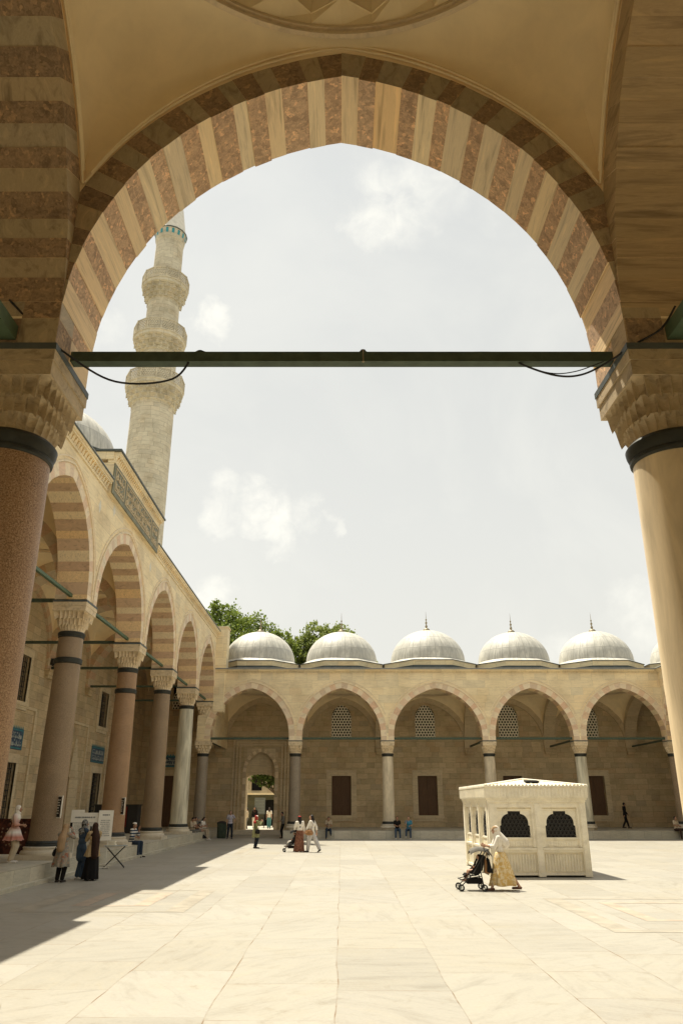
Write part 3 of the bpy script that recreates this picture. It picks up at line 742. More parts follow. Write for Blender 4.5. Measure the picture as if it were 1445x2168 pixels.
def arcade(root, fr, A, hw, depth, tb, z0, zc, rise, t, ztop, zcor, ring, N, corner, tmat=(5, 5), bk=(5, 4), soff=(4, 0), domes=True, fin=lambda i: True, skirt=.30, star_bay=None, jit=.012, phase=None, domelabs=None, front=(2, 3), corner_vaults=True, coroff=0., cgap=None, zroofd=0., skipfin=()):
    nb = len(A) - 1; span = (depth - tb - hw) / 2
    wall = MB(); corn = MB(); rods = []
    for i in range(nb):
        a, b = A[i], A[i + 1]; c = (a + b) / 2; hs = (b - a) / 2; s = hs - hw
        ns = N + (1 if s > 2.9 and N < 20 else 0)
        mb = MB(); voussoirs(mb, fr, c, s, rise, z0, zc, t, -hw, hw, ns, jit=jit, front=front, soffit=soff, back=bk, phase=(i if phase is None else phase))
        ar = mb.build('arch', VM, root)
        mo = MB(); ridge(mo, fr, c, s, rise, z0, zc, t + .015, t + .075, -hw, -.05, hs - .03); ridge(mo, fr, c, s, rise, z0, zc, t + .20, t + .25, -hw, -.03, hs - .03)
        mo.build('moulding', 'front_marble', ar)
        # spandrels
        E = arch_pts(s, rise, z0, zc, t, 24)
        for nn in (-hw, hw):
            for (x1, q1), (x2, q2) in zip(E, E[1:]):
                if abs(x1 - x2) < 1e-6: continue
                x1c, x2c = max(-hs, min(hs, x1)), max(-hs, min(hs, x2))
                if abs(x1c - x2c) < 1e-6: continue
                wall.add([fr(c + x1c, nn, q1), fr(c + x2c, nn, q2), fr(c + x2c, nn, ztop), fr(c + x1c, nn, ztop)], [(0, 1, 2, 3)])
            if hs - (s + t) > 1e-3:
                for sg in (-1, 1):
                    wall.add([fr(c + sg * (s + t), nn, z0), fr(c + sg * hs, nn, z0), fr(c + sg * hs, nn, ztop), fr(c + sg * (s + t), nn, ztop)], [(0, 1, 2, 3)])
        wall.add([fr(a, -hw, ztop), fr(b, -hw, ztop), fr(b, hw, ztop), fr(a, hw, ztop)], [(0, 1, 2, 3)])
        # wall arch on the back wall
        mb = MB(); voussoirs(mb, fr, c, s, rise, z0, zc, t, depth - tb, depth + .02, ns, jit=.004, front=tmat, soffit=tmat, phase=i)
        mb.build('wall_arch', VM, root)
    wall.build('arcade_wall', 'facade_stone', root, normals=False)
    a0, a1 = A[0], A[-1]
    # transverse arches
    for i, a in enumerate(A):
        tm = tmat if not (star_bay is not None and i == star_bay + 1) else (8, 8); cc = hw + span
        def f2(q, n, z, a=a): return fr(a + n, cc + q, z)
        mb = MB(); voussoirs(mb, f2, 0, span, rise, z0, zc, t, -hw, hw, N, jit=.008, front=tm, soffit=tm, back=tm, phase=1)
        mb.build('transverse_arch', VM, root)
        cb = MB()
        for k, (w_, hh_, pr) in enumerate(((hw + .03, .14, .16), (hw, .16, .11), (hw - .05, .16, .06))):
            zt = z0 - .02 - sum((.14, .16, .16)[:k]); fbox(cb, fr, a - w_, a + w_, depth - tb - pr, depth, zt - hh_, zt - .002)
        cb.build('corbel', 'wall_stone', root)
    # vaults, domes and roof
    bays = [(A[i], A[i + 1], i) for i in range(nb)]
    if corner_vaults: bays = [(a0 - depth + 1 - hw * 0, a0, -1)] * 0 + bays
    for a, b, i in bays:
        c = (a + b) / 2; hx = (b - a) / 2 - hw; cn = hw + span; st = i == star_bay
        mb = vault(fr, c, hw, depth - tb, hx, hx, span, rise, zc, t, ring, st, 128 if st else 40)
        vo = mb.build('vault', ['plaster', 'marble_carved'], root, smooth=30)
        if st:
            mb.star.build('star_relief', 'plaster', vo)
            lb = MB()
            for off in (.045, .10):
                for (cc_, half, sp, fx) in ((cn, hx, hx, 0), (c, span, span, 1)):
                    for sg in (-1, 1):
                        pts = []
                        for k in range(49):
                            d = -half + 2 * half * k / 48; z = ext_height(sp, rise, zc, t, d) + off * (1 + 1.1 * (abs(d) / half) ** 3)
                            lim = 1 - off / half; q = d * lim
                            pts.append(fr(c + q, cn + sg * (span - .022 - off * .25), z) if not fx else fr(c + sg * (hx - .022 - off * .25), cn + q, z))
                        lb.tube(pts, .016, 6)
            lb.build('moulding', 'plaster', vo)
        if domes:
            kw = {}
            if domelabs: kw['lab'] = domelabs[i]
            outer_dome(root, fr, c, cn, hx, span, zcor + .1 + (zroofd[i] if zroofd else 0), finial=fin(i), tallfin=fin(i), scale=min(1.06, (min(hx, span) + .04) / 2.75), **kw)
    rf = MB()
    rf.add([fr(a0, -hw - .2, zcor + .005), fr(a1, -hw - .2, zcor + .005), fr(a1, depth + .2, zcor + .35), fr(a0, depth + .2, zcor + .35)], [(0, 1, 2, 3)])
    for c0, c1 in ([(a0, a1)] if not cgap else [(a0, cgap[0]), (cgap[1], a1)]): fbox(rf, fr, c0, c1, -hw - .27, -hw + .1, zcor + .001, zcor + .05)
    for c0, c1 in ([(a0, a1)] if not cgap else [(a0, cgap[0]), (cgap[1], a1)]): fbox(rf, fr, c0, c1, -hw - .25, -hw + .02, zcor + .052, zcor + .085, 1)  # paler strip on the lead edge: its sunlit line put into the colour
    rf.build('roof', ['lead_sheet', 'lead_skirt'], root, normals=False)
    for c0, c1 in ([(a0, a1)] if not cgap else [(a0, cgap[0]), (cgap[1], a1)]): cornice(corn, fr, c0, c1, -hw, ztop - .02, zcor, .26)
    corn.build('cornice', 'facade_stone', root)
    return root
def rods(root, pts, r=.055, mat='painted_iron', name='tie_rod', lab=None):
    for (p, q) in pts:
        b = MB(); p, q = Vector(p), Vector(q); d = (q - p).normalized(); a = d.cross(Vector((0, 0, 1))).normalized() * r; u = Vector((0, 0, r))
        b.hexa([p - a - u, q - a - u, q + a - u, p + a - u, p - a + u, q - a + u, q + a + u, p + a + u]); o = b.build(name, mat, root)
        if lab: o['label'] = lab

LOW = dict(hw=.455, z0=6.26, zc=6.55, rise=3.28, ztop=10.86, zcor=11.13, ring=10.26)
# near portico (the camera stands in its second bay)
frN = Frame((0, YN), (1, 0), (0, -1))
near = thing('near_portico', 'shaded portico bay round the camera with big striped marble and breccia arch', 'portico', (0, YN, 0), world=True)
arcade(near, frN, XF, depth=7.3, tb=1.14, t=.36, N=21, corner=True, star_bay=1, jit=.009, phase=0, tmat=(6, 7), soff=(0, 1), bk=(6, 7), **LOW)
b = MB(); wall_holes(b, frN, -16, 30, 0, 11.2, 7.3, .9, [(-2.3, 2.3, 0, 5.2)]); b.build('back_wall', 'facade_stone', near, normals=False)
zt = 6.38
rods(near, [((XF[i] + .40, YN, zt), (XF[i + 1] - .40, YN, zt)) for i in range(5)], .056)
rods(near, [((x, YN - .42, zt), (x, .3, zt)) for x in XF], .075, 'green_iron')

# far portico
frF = Frame((0, YF), (1, 0), (0, 1))
far = thing('far_portico', 'sunlit low portico across the courtyard with five pointed arches under lead domes', 'portico', (7, YF, 0), world=True)
arcade(far, frF, XF, depth=7.8, tb=.2, t=.40, N=12, corner=True, phase=None, jit=.008,
       domelabs=['lead dome at the left end of the far roof, in front of the left tree', 'lead dome second from the left on the far roof, in front of the right tree', 'wider central lead dome of the far roof with tall finial',
                 'lead dome on the far roof between the central dome and the rightmost full dome', 'rightmost full lead dome of the far roof'], fin=lambda i: True, **LOW)
rods(far, [((XF[i] + .40, YF, 6.42), (XF[i + 1] - .40, YF, 6.42)) for i in range(5)], .075)
rods(far, [((x, YF + .42, 6.40), (x, YF + 7.5, 6.40)) for x in XF], .06)
bayc = [(XF[i] + XF[i + 1]) / 2 for i in range(5)]
NW = 7.8
holes = [(-7.50, -5.24, .28, 6.2)]
hexw = []
for cx in bayc[1:]:
    holes += [(cx - .80, cx + .80, 7.02, 9.72), (cx - .76, cx + .76, 1.32, 4.20)]
holes += [(-13.75, -12.05, 9.3, 11.1), (-14.0, -12.5, .5, 4.2)]
b = MB(); wall_holes(b, frF, -15.9, 30.6, 0, 11.3, NW, .4, holes)
bl = b
for cx in bayc[1:]: blind_arch(bl, frF, cx, NW, 2.0, 4.72, 1.25)
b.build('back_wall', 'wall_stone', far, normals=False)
b = MB(); wall_holes(b, frF, -15.9, -9.2, 11.3, 14, NW, .4, []); b.build('back_wall', 'wall_stone', far, normals=False)
for cx in bayc[1:]:
    hex_window(far, frF, cx, NW, 1.6, 7.02, 2.6)
    frame_window(far, frF, cx, NW, 1.52, 1.32, 4.20, 'door')
b = MB(); hexgrille(b, 1.7, 1.75, .25, frF, -12.9, NW + .03, 9.3, True, .19, .05); b.build('lattice', 'white_plaster_lattice', far)
b = MB(); fbox(b, frF, -13.9, -11.9, NW + .39, NW + .42, 9.2, 11.2); b.build('lattice_backing', 'dark_void', far)
frame_window(far, frF, -13.25, NW, 1.5, .52, 4.2, 'door')
# gateway in the first bay
gx, gw = -6.37, 1.13
gate = MB()
for o, pr, tp in ((2.22, .10, 7.0), (1.98, .16, 6.8), (1.72, .08, 6.62)):
    fbox(gate, frF, gx - o, gx - o + .12, NW - pr, NW + .003, .02, tp); fbox(gate, frF, gx + o - .12, gx + o, NW - pr, NW + .003, .02, tp)
    fbox(gate, frF, gx - o + .121, gx + o - .121, NW - pr, NW + .003, tp - .12, tp - .001)
# arched niche above the door opening, framed by voussoirs
ag = MB(); voussoirs(ag, frF, gx, gw, 1.5, .3, 4.5, .26, NW - .05, NW + .1, 9, jit=.004, front=(5, 2), soffit=(5, 5), back=(5, 5), stilt=9); ag.build('gate_arch', VM, far)
E = arch_pts(gw, 1.5, 4.5, 4.5, .0, 16)
for (x1, q1), (x2, q2) in zip(E, E[1:]):
    if abs(x1 - x2) > 1e-6: gate.add([frF(gx + x1, NW - .004, q1), frF(gx + x2, NW - .004, q2), frF(gx + x2, NW - .004, 6.25), frF(gx + x1, NW - .004, 6.25)], [(0, 1, 2, 3)])
# scalloped segmental lintel deeper in the wall
seg = []
for k in range(33):
    x = -gw + 2 * gw * k / 32; seg.append((x, 4.02 + .30 * sqrt(max(0, 1 - (x / gw) ** 2)) + .03 * cos(k * pi / 2)))
gate.grid([[frF(gx + x, NW + .6, z) for x, z in seg], [frF(gx + x, NW + .6, 6.3) for x, z in seg]])
gate.grid([[frF(gx + x, NW + .6, z) for x, z in seg], [frF(gx + x, NW + 1.5, z + .1) for x, z in seg]])
for sx in (-1, 1):
    gate.add([frF(gx + sx * gw, NW + .38, 0), frF(gx + sx * gw, NW + 1.5, 0), frF(gx + sx * gw, NW + 1.5, 6.3), frF(gx + sx * gw, NW + .38, 6.3)], [(0, 1, 2, 3)])
    gate.add([frF(gx + sx * gw, NW + 1.5, 0), frF(gx + sx * 3.5, NW + 1.5, 0), frF(gx + sx * 3.5, NW + 1.5, 7), frF(gx + sx * gw, NW + 1.5, 7)], [(0, 1, 2, 3)])
gate.add([frF(gx - gw, NW + .38, 6.3), frF(gx + gw, NW + .38, 6.3), frF(gx + gw, NW + 1.5, 6.3), frF(gx - gw, NW + 1.5, 6.3)], [(0, 1, 2, 3)])
gate.build('gateway', 'portal_stone', far)

# right portico
frR = Frame((XR, 0), (0, 1), (1, 0))
right = thing('right_portico', 'low portico closing the courtyard at the far right, partly behind the cream column', 'portico', (XR, 30, 0), world=True)
arcade(right, frR, YL, depth=7.5, tb=.2, t=.40, N=12, corner=True, fin=lambda i: i % 2 == 0, jit=.008, **LOW)
rods(right, [((XR, YL[i] + .40, 6.42), (XR, YL[i + 1] - .40, 6.42)) for i in range(7)], .075)
rods(right, [((XR + .42, y, 6.40), (XR + 7.3, y, 6.40)) for y in YL], .06)
b = MB(); hl = [((YL[i] + YL[i + 1]) / 2 - .8, (YL[i] + YL[i + 1]) / 2 + .8, 7.02, 9.72) for i in range(7)]
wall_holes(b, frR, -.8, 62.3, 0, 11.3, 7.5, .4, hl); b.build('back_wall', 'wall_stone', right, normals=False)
for h in hl: hex_window(right, frR, (h[0] + h[1]) / 2, 7.5, 1.6, 7.02, 2.6)
for i in range(7): frame_window(right, frR, (YL[i] + YL[i + 1]) / 2, 7.46, 1.52, 1.32, 4.2, 'door')
# corner bay domes seen over the far right corner
outer_dome(right, frR, YF + 4.1, 3.9, 3.2, 3.2, 11.23, lab='lead dome over the far right corner, cut by the cream column')
b = MB(); b.add([(XR, YF, 11.14), (31, YF, 11.14), (31, 62.6, 11.2), (XR, 62.6, 11.2)], [(0, 1, 2, 3)]); b.build('roof', 'lead_sheet', right, normals=False)

# left portico, taller, with the raised inscription block
frL = Frame((XL, 0), (0, 1), (-1, 0))
left = thing('left_portico', 'tall portico along the left side, striped arch soffits and dark calligraphy panel on its parapet', 'portico', (XL, 30, 0), world=True)
arcade(left, frL, YL, hw=.565, depth=6.28, tb=.14, z0=8.93, zc=9.1, rise=3.32, t=.42, ztop=13.40, zcor=13.85, ring=13.0, N=12, corner=True, front=(2, 3), jit=.01, tmat=(5, 4), bk=(0, 4), soff=(0, 4), cgap=(26.5, 34.2),
       fin=lambda i: False, zroofd=[-.3, -.3, -.3, 1.35, -.35, -.35, -.35], coroff=.0)
GI = 'green_iron'
rods(left, [((XL, YL[i] + .5, 9.06), (XL, YL[i + 1] - .5, 9.06)) for i in range(7)], .055, GI, lab='green painted tie rod running along the arcade')
rods(left, [((XL - .5, y, 9.03), (XL - 6.2, y, 9.03)) for y in YL], .06)
# corner bay at the far end
bY0, bY1 = YF + .565, 62.1
mb = vault(frL, (bY0 + bY1) / 2, .565, 6.14, (bY1 - bY0) / 2, (bY1 - bY0) / 2 - .15, 2.78, 3.32, 9.1, .42, 13.0); mb.build('vault', ['plaster', 'marble_carved'], left, smooth=30)
outer_dome(left, frL, 58.6, 3.35, 2.8, 2.8, 13.6, finial=False)
b = MB(); wall_holes(b, frL, YF + .5, 62.5, 6.2, 13.85, -.5, 1.0, []); b.build('end_wall', 'facade_stone', left, normals=False)
b = MB(); fbox(b, frL, 53.9, 54.95, -1.35, -.56, 10.9, 14.15); fbox(b, frL, 53.95, 54.9, -1.30, -.56, 8.2, 10.898)
fbox(b, frL, 53.85, 55.0, -1.40, -.5, 14.151, 14.25); b.build('corner_pier', 'facade_stone', left)
# raised block over the central arch
blk = MB(); Y0, Y1 = 26.55, 34.15
fbox(blk, frL, Y0, Y1, -.72, 6.5, 13.36, 14.62)
rb = blk.build('parapet_block', 'facade_stone', left)
cb = MB(); cornice(cb, frL, Y0 - .02, Y1 + .02, -.72, 14.62, 15.08, .2)
fbox(cb, frL, Y0 - .08, Y1 + .08, -.70, 6.4, 14.75, 15.07)
cb.build('cornice', 'facade_stone', rb)
cb = MB(); fbox(cb, frL, Y0 - .14, Y1 + .14, -1.0, 6.5, 15.083, 15.16); cb.build('roof', 'lead_sheet', rb)
# unseen block added above the near end to notch the courtyard shadow
blk = MB(); fbox(blk, frL, 8.0, 20.6, -.72, 1.5, 13.86, 15.2); fbox(blk, frL, 7.9, 20.7, -.85, 1.6, 15.201, 15.35); blk.build('parapet_block', 'facade_stone', left)
# back wall of the left portico with its openings
hl = []
for i in (0, 2, 4, 6):
    c = (YL[i] + YL[i + 1]) / 2; hl += [(c - .8, c + .8, 6.9, 9.1), (c - .85, c + .85, 1.0, 4.0)]
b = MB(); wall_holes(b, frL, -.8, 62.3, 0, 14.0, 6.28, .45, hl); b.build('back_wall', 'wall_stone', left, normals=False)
for h in hl: frame_window(left, frL, (h[0] + h[1]) / 2, 6.28, 1.6 if h[2] > 5 else 1.7, h[2], h[3], 'grille')
# pilaster strips and muqarnas niche
for y in (35.35, 39.9, 44.75, 48.5, 52.9):
    b = MB(); fbox(b, frL, y - .1, y + .1, 6.2, 6.283, .5, 6.6); b.build('pilaster_strip', 'portal_stone', left)
for y0, y1 in ((35.35, 39.9), (44.75, 48.5)):
    b = MB(); fbox(b, frL, y0, y1, 6.19, 6.283, 6.601, 6.75); b.build('string_course', 'portal_stone', left)
b = MB()
for k in range(6):
    q = .75 * (1 - k / 6.5); fbox(b, frL, 46.6 - q, 46.6 + q, 6.14 + k * .015, 6.282, 3.6 + k * .36, 3.62 + k * .36 + .34)
for k in range(9):
    a_ = 46.6 - .66 + k * .165; b.tube([frL(a_, 6.12, .55), frL(a_, 6.12, 3.58)], .05, 6)
b.build('niche', 'portal_stone', left)
# corner bay of the near left
# ------------------------------------------------------------------ calligraphy
def squiggle(mb, fr, a0, a1, z0, z1, n, seed, thick, proud=-.02, rows=1):
    """flowing calligraphic strokes: tall uprights, bowls, loops and dots filling a field"""
    r = random.Random(seed); W, H = a1 - a0, z1 - z0; rh = H / rows
    def ribbon(pts, w):
        L = []
        for i, (x, z) in enumerate(pts):
            p, q = pts[max(0, i - 1)], pts[min(len(pts) - 1, i + 1)]; dx, dz = q[0] - p[0], q[1] - p[1]; l = hypot(dx, dz) or 1
            ww = w * (.55 + .45 * sin(pi * i / (len(pts) - 1))) ; L.append(((x - dz / l * ww, z + dx / l * ww), (x + dz / l * ww, z - dx / l * ww)))
        mb.grid([[fr(a[0], n, a[1]), fr(a[0], n + proud, a[1]), fr(b[0], n + proud, b[1]), fr(b[0], n, b[1])] for a, b in L])
    for k in range(rows):
        zb = z0 + k * rh; x = a0 + rh * .12
        while x < a1 - rh * .35:
            t = r.random(); s = rh
            if t < .38:
                hh_ = r.uniform(.55, .85) * s; ribbon([(x + .03 * s * sin(i), zb + .1 * s + hh_ * i / 6) for i in range(7)], thick); x += s * .17
            elif t < .66:
                w_ = r.uniform(.35, .6) * s; ribbon([(x + w_ * (i / 10), zb + s * (.38 - .26 * sin(pi * i / 10))) for i in range(11)], thick * 1.15); ribbon([(x + w_ * .5, zb + s * .55), (x + w_ * .5 + thick, zb + s * .55 + thick), (x + w_ * .5 + 2 * thick, zb + s * .55)], thick * 1.2); x += w_ * .72
            elif t < .84:
                q = s * .13; ribbon([(x + q + q * cos(2 * pi * i / 12), zb + s * .36 + q * sin(2 * pi * i / 12)) for i in range(13)], thick); ribbon([(x + 2 * q, zb + s * .36), (x + 2.0 * q, zb + s * .2), (x + q, zb + s * .1), (x - q, zb + s * .08)], thick); x += s * .34
            else:
                ribbon([(x, zb + .75 * s), (x + .12 * s, zb + .86 * s), (x + .24 * s, zb + .74 * s), (x + .4 * s, zb + .84 * s)], thick * .8); ribbon([(x, zb + .3 * s), (x + .2 * s, zb + .2 * s), (x + .45 * s, zb + .3 * s), (x + .5 * s, zb + .5 * s)], thick); x += s * .42
# carved inscription on the raised parapet
cp = MB(); Y0, Y1 = 26.57, 34.13; n0 = -.72
fbox(cp, frL, Y0, Y1, n0 - .05, n0 + .002, 13.36, 14.60)
pan = cp.build('inscription_panel', 'green_marble_panel', left); pan['label'] = 'dark green carved panel with gold calligraphy in three fields'
cp = MB()
for a, b in ((26.78, 28.05), (28.32, 32.55), (32.82, 33.95)):
    for z in (13.56, 14.46): fbox(cp, frL, a, b, n0 - .075, n0 - .049, z, z + .035)
    for x in (a, b - .035): fbox(cp, frL, x, x + .035, n0 - .075, n0 - .049, 13.596, 14.459)
    squiggle(cp, frL, a + .08, b - .08, 13.60, 14.44, n0 - .05, int(a * 10), .022, -.03, 2)
fbox(cp, frL, 28.4, 32.5, n0 - .07, n0 - .0495, 14.03, 14.05)
cp.build('calligraphy', 'carved_gold', pan)
# blue tile panels over the windows of the tall portico and in its end bay
def tile_panel(fr, root, c, n, w, z0, h, seed):
    b = MB(); fbox(b, fr, c - w / 2, c + w / 2, n - .03, n + .002, z0, z0 + h); o = b.build('tile_panel', 'tile_blue', root)
    b = MB()
    for z in (z0 + .04, z0 + h - .09): fbox(b, fr, c - w / 2 + .05, c + w / 2 - .05, n - .036, n - .029, z, z + .05)
    for x in (c - w / 2 + .04, c + w / 2 - .09): fbox(b, fr, x, x + .05, n - .036, n - .029, z0 + .095, z0 + h - .095)
    k = int(w / .2)
    for i in range(k):
        x = c - w / 2 + (i + .5) * w / k; b.add([fr(x - w / k * .4, n - .01, z0 + h), fr(x + w / k * .4, n - .01, z0 + h), fr(x, n - .01, z0 + h + .16)], [(0, 1, 2)])
    b.build('tile_border', 'tile_turquoise', o)
    b = MB(); squiggle(b, fr, c - w / 2 + .14, c + w / 2 - .14, z0 + .14, z0 + h - .14, n - .03, seed, .022, -.01, 1 if h < .8 else 2); b.build('calligraphy', 'tile_white', o)
for i in (0, 2, 4, 6):
    tile_panel(frL, left, (YL[i] + YL[i + 1]) / 2, 6.28, 2.7, 4.62, .98, 30 + i)
tile_panel(frF, far, -13.25, NW, 1.7, 4.85, .85, 77)
# diamond and lozenge stones in the tall facade
for y, z in ((26.0, 12.55), (27.7, 13.05), (33.9, 12.6), (20.0, 12.5)):
    b = MB(); b.add([frL(y - .16, -.571, z), frL(y, -.571, z + .28), frL(y + .16, -.571, z), frL(y, -.571, z - .28)], [(0, 1, 2, 3)]); b.build('lozenge_inlay', 'spandrel_patch', left, normals=False)

# ------------------------------------------------------------------ minaret
mx, my = -18.35, 64.0
mn = thing('minaret', 'tall pale stone minaret with three stalactite balconies and grey cone top', 'minaret', (mx, my, 0), world=True)
C16 = pi / 16
b = MB(); b.lathe([(2.9, 0), (2.9, 11), (2.45, 14), (2.12, 15), (2.02, 38.2)], 16, (mx, my, 0), 0, False, C16); b.build('lower_shaft', 'minaret_stone', mn)
b = MB(); b.lathe([(1.86, 39.6), (1.80, 44.2)], 16, (mx, my, 0), 0, False, C16); b.build('middle_shaft', 'minaret_stone', mn)
b = MB(); b.lathe([(1.66, 45.2), (1.60, 50.5)], 16, (mx, my, 0), 0, False, C16); b.build('upper_shaft', 'minaret_stone', mn)
b = MB(); b.lathe([(1.46, 51.6), (1.42, 57.7), (1.50, 57.9), (1.52, 58.0)], 16, (mx, my, 0), 0, False, C16); b.build('top_shaft', 'minaret_stone', mn)
for (zb, zt, zr, ri, ro) in ((37.6, 39.95, 41.2, 2.02, 2.76), (43.4, 45.6, 46.9, 1.80, 2.56), (49.7, 52.05, 53.25, 1.60, 2.32)):
    b = MB(); muqarnas(b, zb, zt - .45, ri, ro - .08, 4, 18, 0., (mx, my, 0), 0, 8, 6, True, 1.15, .9, 1.1)
    b.lathe([(ro - .08, zt - .45), (ro, zt - .42), (ro, zt - .12), (ro + .08, zt - .08), (ro + .08, zt), (1.3, zt)], 16, (mx, my, 0), 0, False, C16)
    bal = b.build('balcony', 'minaret_stone', mn)
    b = MB(); n = 12
    for k in range(n):
        a0_, a1_ = 2 * pi * (k + .5) / n, 2 * pi * (k + 1.5) / n; r_ = ro + .02
        p, q = Vector((mx + r_ * cos(a0_), my + r_ * sin(a0_), 0)), Vector((mx + r_ * cos(a1_), my + r_ * sin(a1_), 0)); L = (q - p).length; d = (q - p) / L; nn_ = Vector((-d.y, d.x, 0))
        f = lambda a, m_, z, p=p, d=d, nn_=nn_: p + d * a + nn_ * m_ + Vector((0, 0, z))
        fbox(b, f, -.04, .07, -.06, .06, zt, zr + .02); fbox(b, f, .071, L - .05, -.05, .05, zr - .12, zr); fbox(b, f, .071, L - .05, -.05, .05, zt, zt + .1)
        hexgrille(b, L - .12, zr - zt - .24, .22, f, L / 2, -.03, zt + .11, False, .15, .08)
    b.build('parapet', 'minaret_stone', bal)
b = MB(); b.lathe([(1.52, 58.0), (1.56, 58.3), (1.66, 59.0)], 16, (mx, my, 0), 0, False, C16); tb = b.build('tile_band', 'minaret_stone', mn)
for k in range(16):
    b = MB(); a = 2 * pi * (k + 1) / 16 ; u = Vector((cos(a), sin(a), 0)); v = Vector((-sin(a), cos(a), 0)); r0 = 1.60 * cos(pi / 16)
    P = lambda x, z: Vector((mx, my, 0)) + u * (1.56 * cos(pi / 16) + (z - 58.3) * .14 + .03) + v * x + Vector((0, 0, z))
    b.add([P(-.13, 58.32), P(.13, 58.32), P(.13, 58.82), P(0, 58.92), P(-.13, 58.82)], [(0, 1, 2, 3, 4)]); b.build('glazed_tile', 'tile_turquoise', tb)
b = MB(); b.lathe([(1.72, 58.98), (1.76, 59.05), (1.70, 59.12)], 16, (mx, my, 0), 1, True, C16); b.lathe([(1.60, 59.1), (.75, 65), (.05, 70.5)], 16, (mx, my, 0), 0, False, C16); b.build('cone_roof', ['lead_skirt', 'lead_sheet'], mn)

# ------------------------------------------------------------------ marble fountain house
KX0, KX1, KY0, KY1 = 4.72, 7.86, 25.9, 31.2
k = thing('fountain_house', 'low white marble fountain house with dark lattice windows standing in the sunny courtyard', 'fountain', ((KX0 + KX1) / 2, (KY0 + KY1) / 2, 0), world=True)
fK = Frame((KX0, KY0), (1, 0), (0, 1)); fKs = Frame((KX0, KY0 + .202), (0, 1), (1, 0)); fKr = Frame((KX1, KY0 + .202), (0, 1), (-1, 0)); fKb = Frame((KX0, KY1), (1, 0), (0, -1))
W, D = KX1 - KX0, KY1 - KY0
def kface(fr, L, nb, lattice=True):
    pil = .22; bw = (L - pil * (nb + 1)) / nb; b = MB(); g = MB(); bk = MB()
    for i in range(nb + 1):
        x = i * (bw + pil); fbox(b, fr, x, x + pil, .0, .2, .14, 2.2); fbox(b, fr, x - .0, x + pil, -.03, .2, .02, .14)
        fbox(b, fr, x + .03, x + pil - .03, -.02, .001, .2, 2.15)
    for i in range(nb):
        x0 = pil + i * (bw + pil); x1 = x0 + bw; c = (x0 + x1) / 2
        # fluted apron
        fbox(b, fr, x0, x1, .10, .2, .06, .72); nf = int(bw / .095)
        for q in range(nf):
            xx = x0 + .03 + (bw - .06) * (q + .5) / nf; b.tube([fr(xx, .095, .17), fr(xx, .095, .66)], .034, 8)
        fbox(b, fr, x0, x1, .02, .2, .06, .14); fbox(b, fr, x0, x1, .02, .2, .721, .79); fbox(b, fr, x0, x1, -.015, .2, .791, .85); fbox(b, fr, x0, x1, .05, .2, 1.10, 1.149); fbox(b, fr, x0 + .07, x0 + .10, .055, .087, .88, 2.0); fbox(b, fr, x1 - .10, x1 - .07, .055, .087, .88, 2.0); fbox(b, fr, x0 + .101, x1 - .101, .055, .087, 1.97, 2.0)
        fbox(b, fr, x0, x1, .085, .2, .851, 1.15)
        # carved strip of small arches under the window
        for q in range(int(bw / .11)):
            xx = x0 + .16 + (bw - .32) * (q + .5) / int(bw / .11); fbox(b, fr, xx - .03, xx + .03, .07, .086, .90, 1.05)
        # window surround with flattened top and square notch
        w2 = bw / 2 - .14; zb, zt = 1.15, 1.93
        out = [(-w2, zb), (-w2, zb + .34), (-w2 + .04, zb + .36), (-w2 + .04, zb + .44)] + [(-w2 + .04 + (w2 * .55) * (1 - cos(a)), zb + .44 + .26 * sin(a)) for a in [pi / 2 * j / 6 for j in range(1, 7)]]
        out += [(-w2 * .42, zt - .08), (-w2 * .42, zt)]
        out += [(-x, z) for x, z in out[::-1]]
        rows = [[fr(c + x, .085, z) for x, z in out], [fr(c + max(-bw / 2, min(bw / 2, x * 1.6)) if z < zb + .5 else c + x * 1.3, .085, z if z < zb + .5 else 2.04) for x, z in out]]
        # plate built as vertical strips above and beside the opening
        ys = sorted(set([-bw / 2, bw / 2] + [round(x, 5) for x, z in out]))
        def top(x):
            zz = zb
            for (xa, za), (xb_, zb2) in zip(out, out[1:]):
                lo, hi = min(xa, xb_), max(xa, xb_)
                if lo - 1e-9 <= x <= hi + 1e-9:
                    zz = max(zz, za + (zb2 - za) * ((x - xa) / (xb_ - xa)) if abs(xb_ - xa) > 1e-6 else max(za, zb2))
            return zz
        for xa, xb_ in zip(ys, ys[1:]):
            xm = (xa + xb_) / 2
            if abs(xm) > w2: b.add([fr(c + xa, .085, zb), fr(c + xb_, .085, zb), fr(c + xb_, .085, 2.06), fr(c + xa, .085, 2.06)], [(0, 1, 2, 3)]); continue
            e = (xb_ - xa) * .001; b.add([fr(c + xa, .085, top(xa + e)), fr(c + xb_, .085, top(xb_ - e)), fr(c + xb_, .085, 2.06), fr(c + xa, .085, 2.06)], [(0, 1, 2, 3)])
        b.grid([[fr(c + x, .085, z) for x, z in out], [fr(c + x, .19, z) for x, z in out]])
        for xx in (x0, x1 - .07): fbox(b, fr, xx, xx + .07, .02, .087, .86, 2.04)
        fbox(b, fr, x0, x1, .02, .2, 2.041, 2.2)
        if lattice:
            hexgrille(g, w2 * 2 + .04, zt - zb, .125, fr, c, .112, zb, False, .14, .02)
            hexgrille(g, w2 * 2 + .04, zt - zb, .125 * .5, fr, c, .122, zb, False, .10, .008)
        fbox(bk, fr, c - w2 - .05, c + w2 + .05, .20, .22, zb - .03, zt + .03)
    return b, g, bk
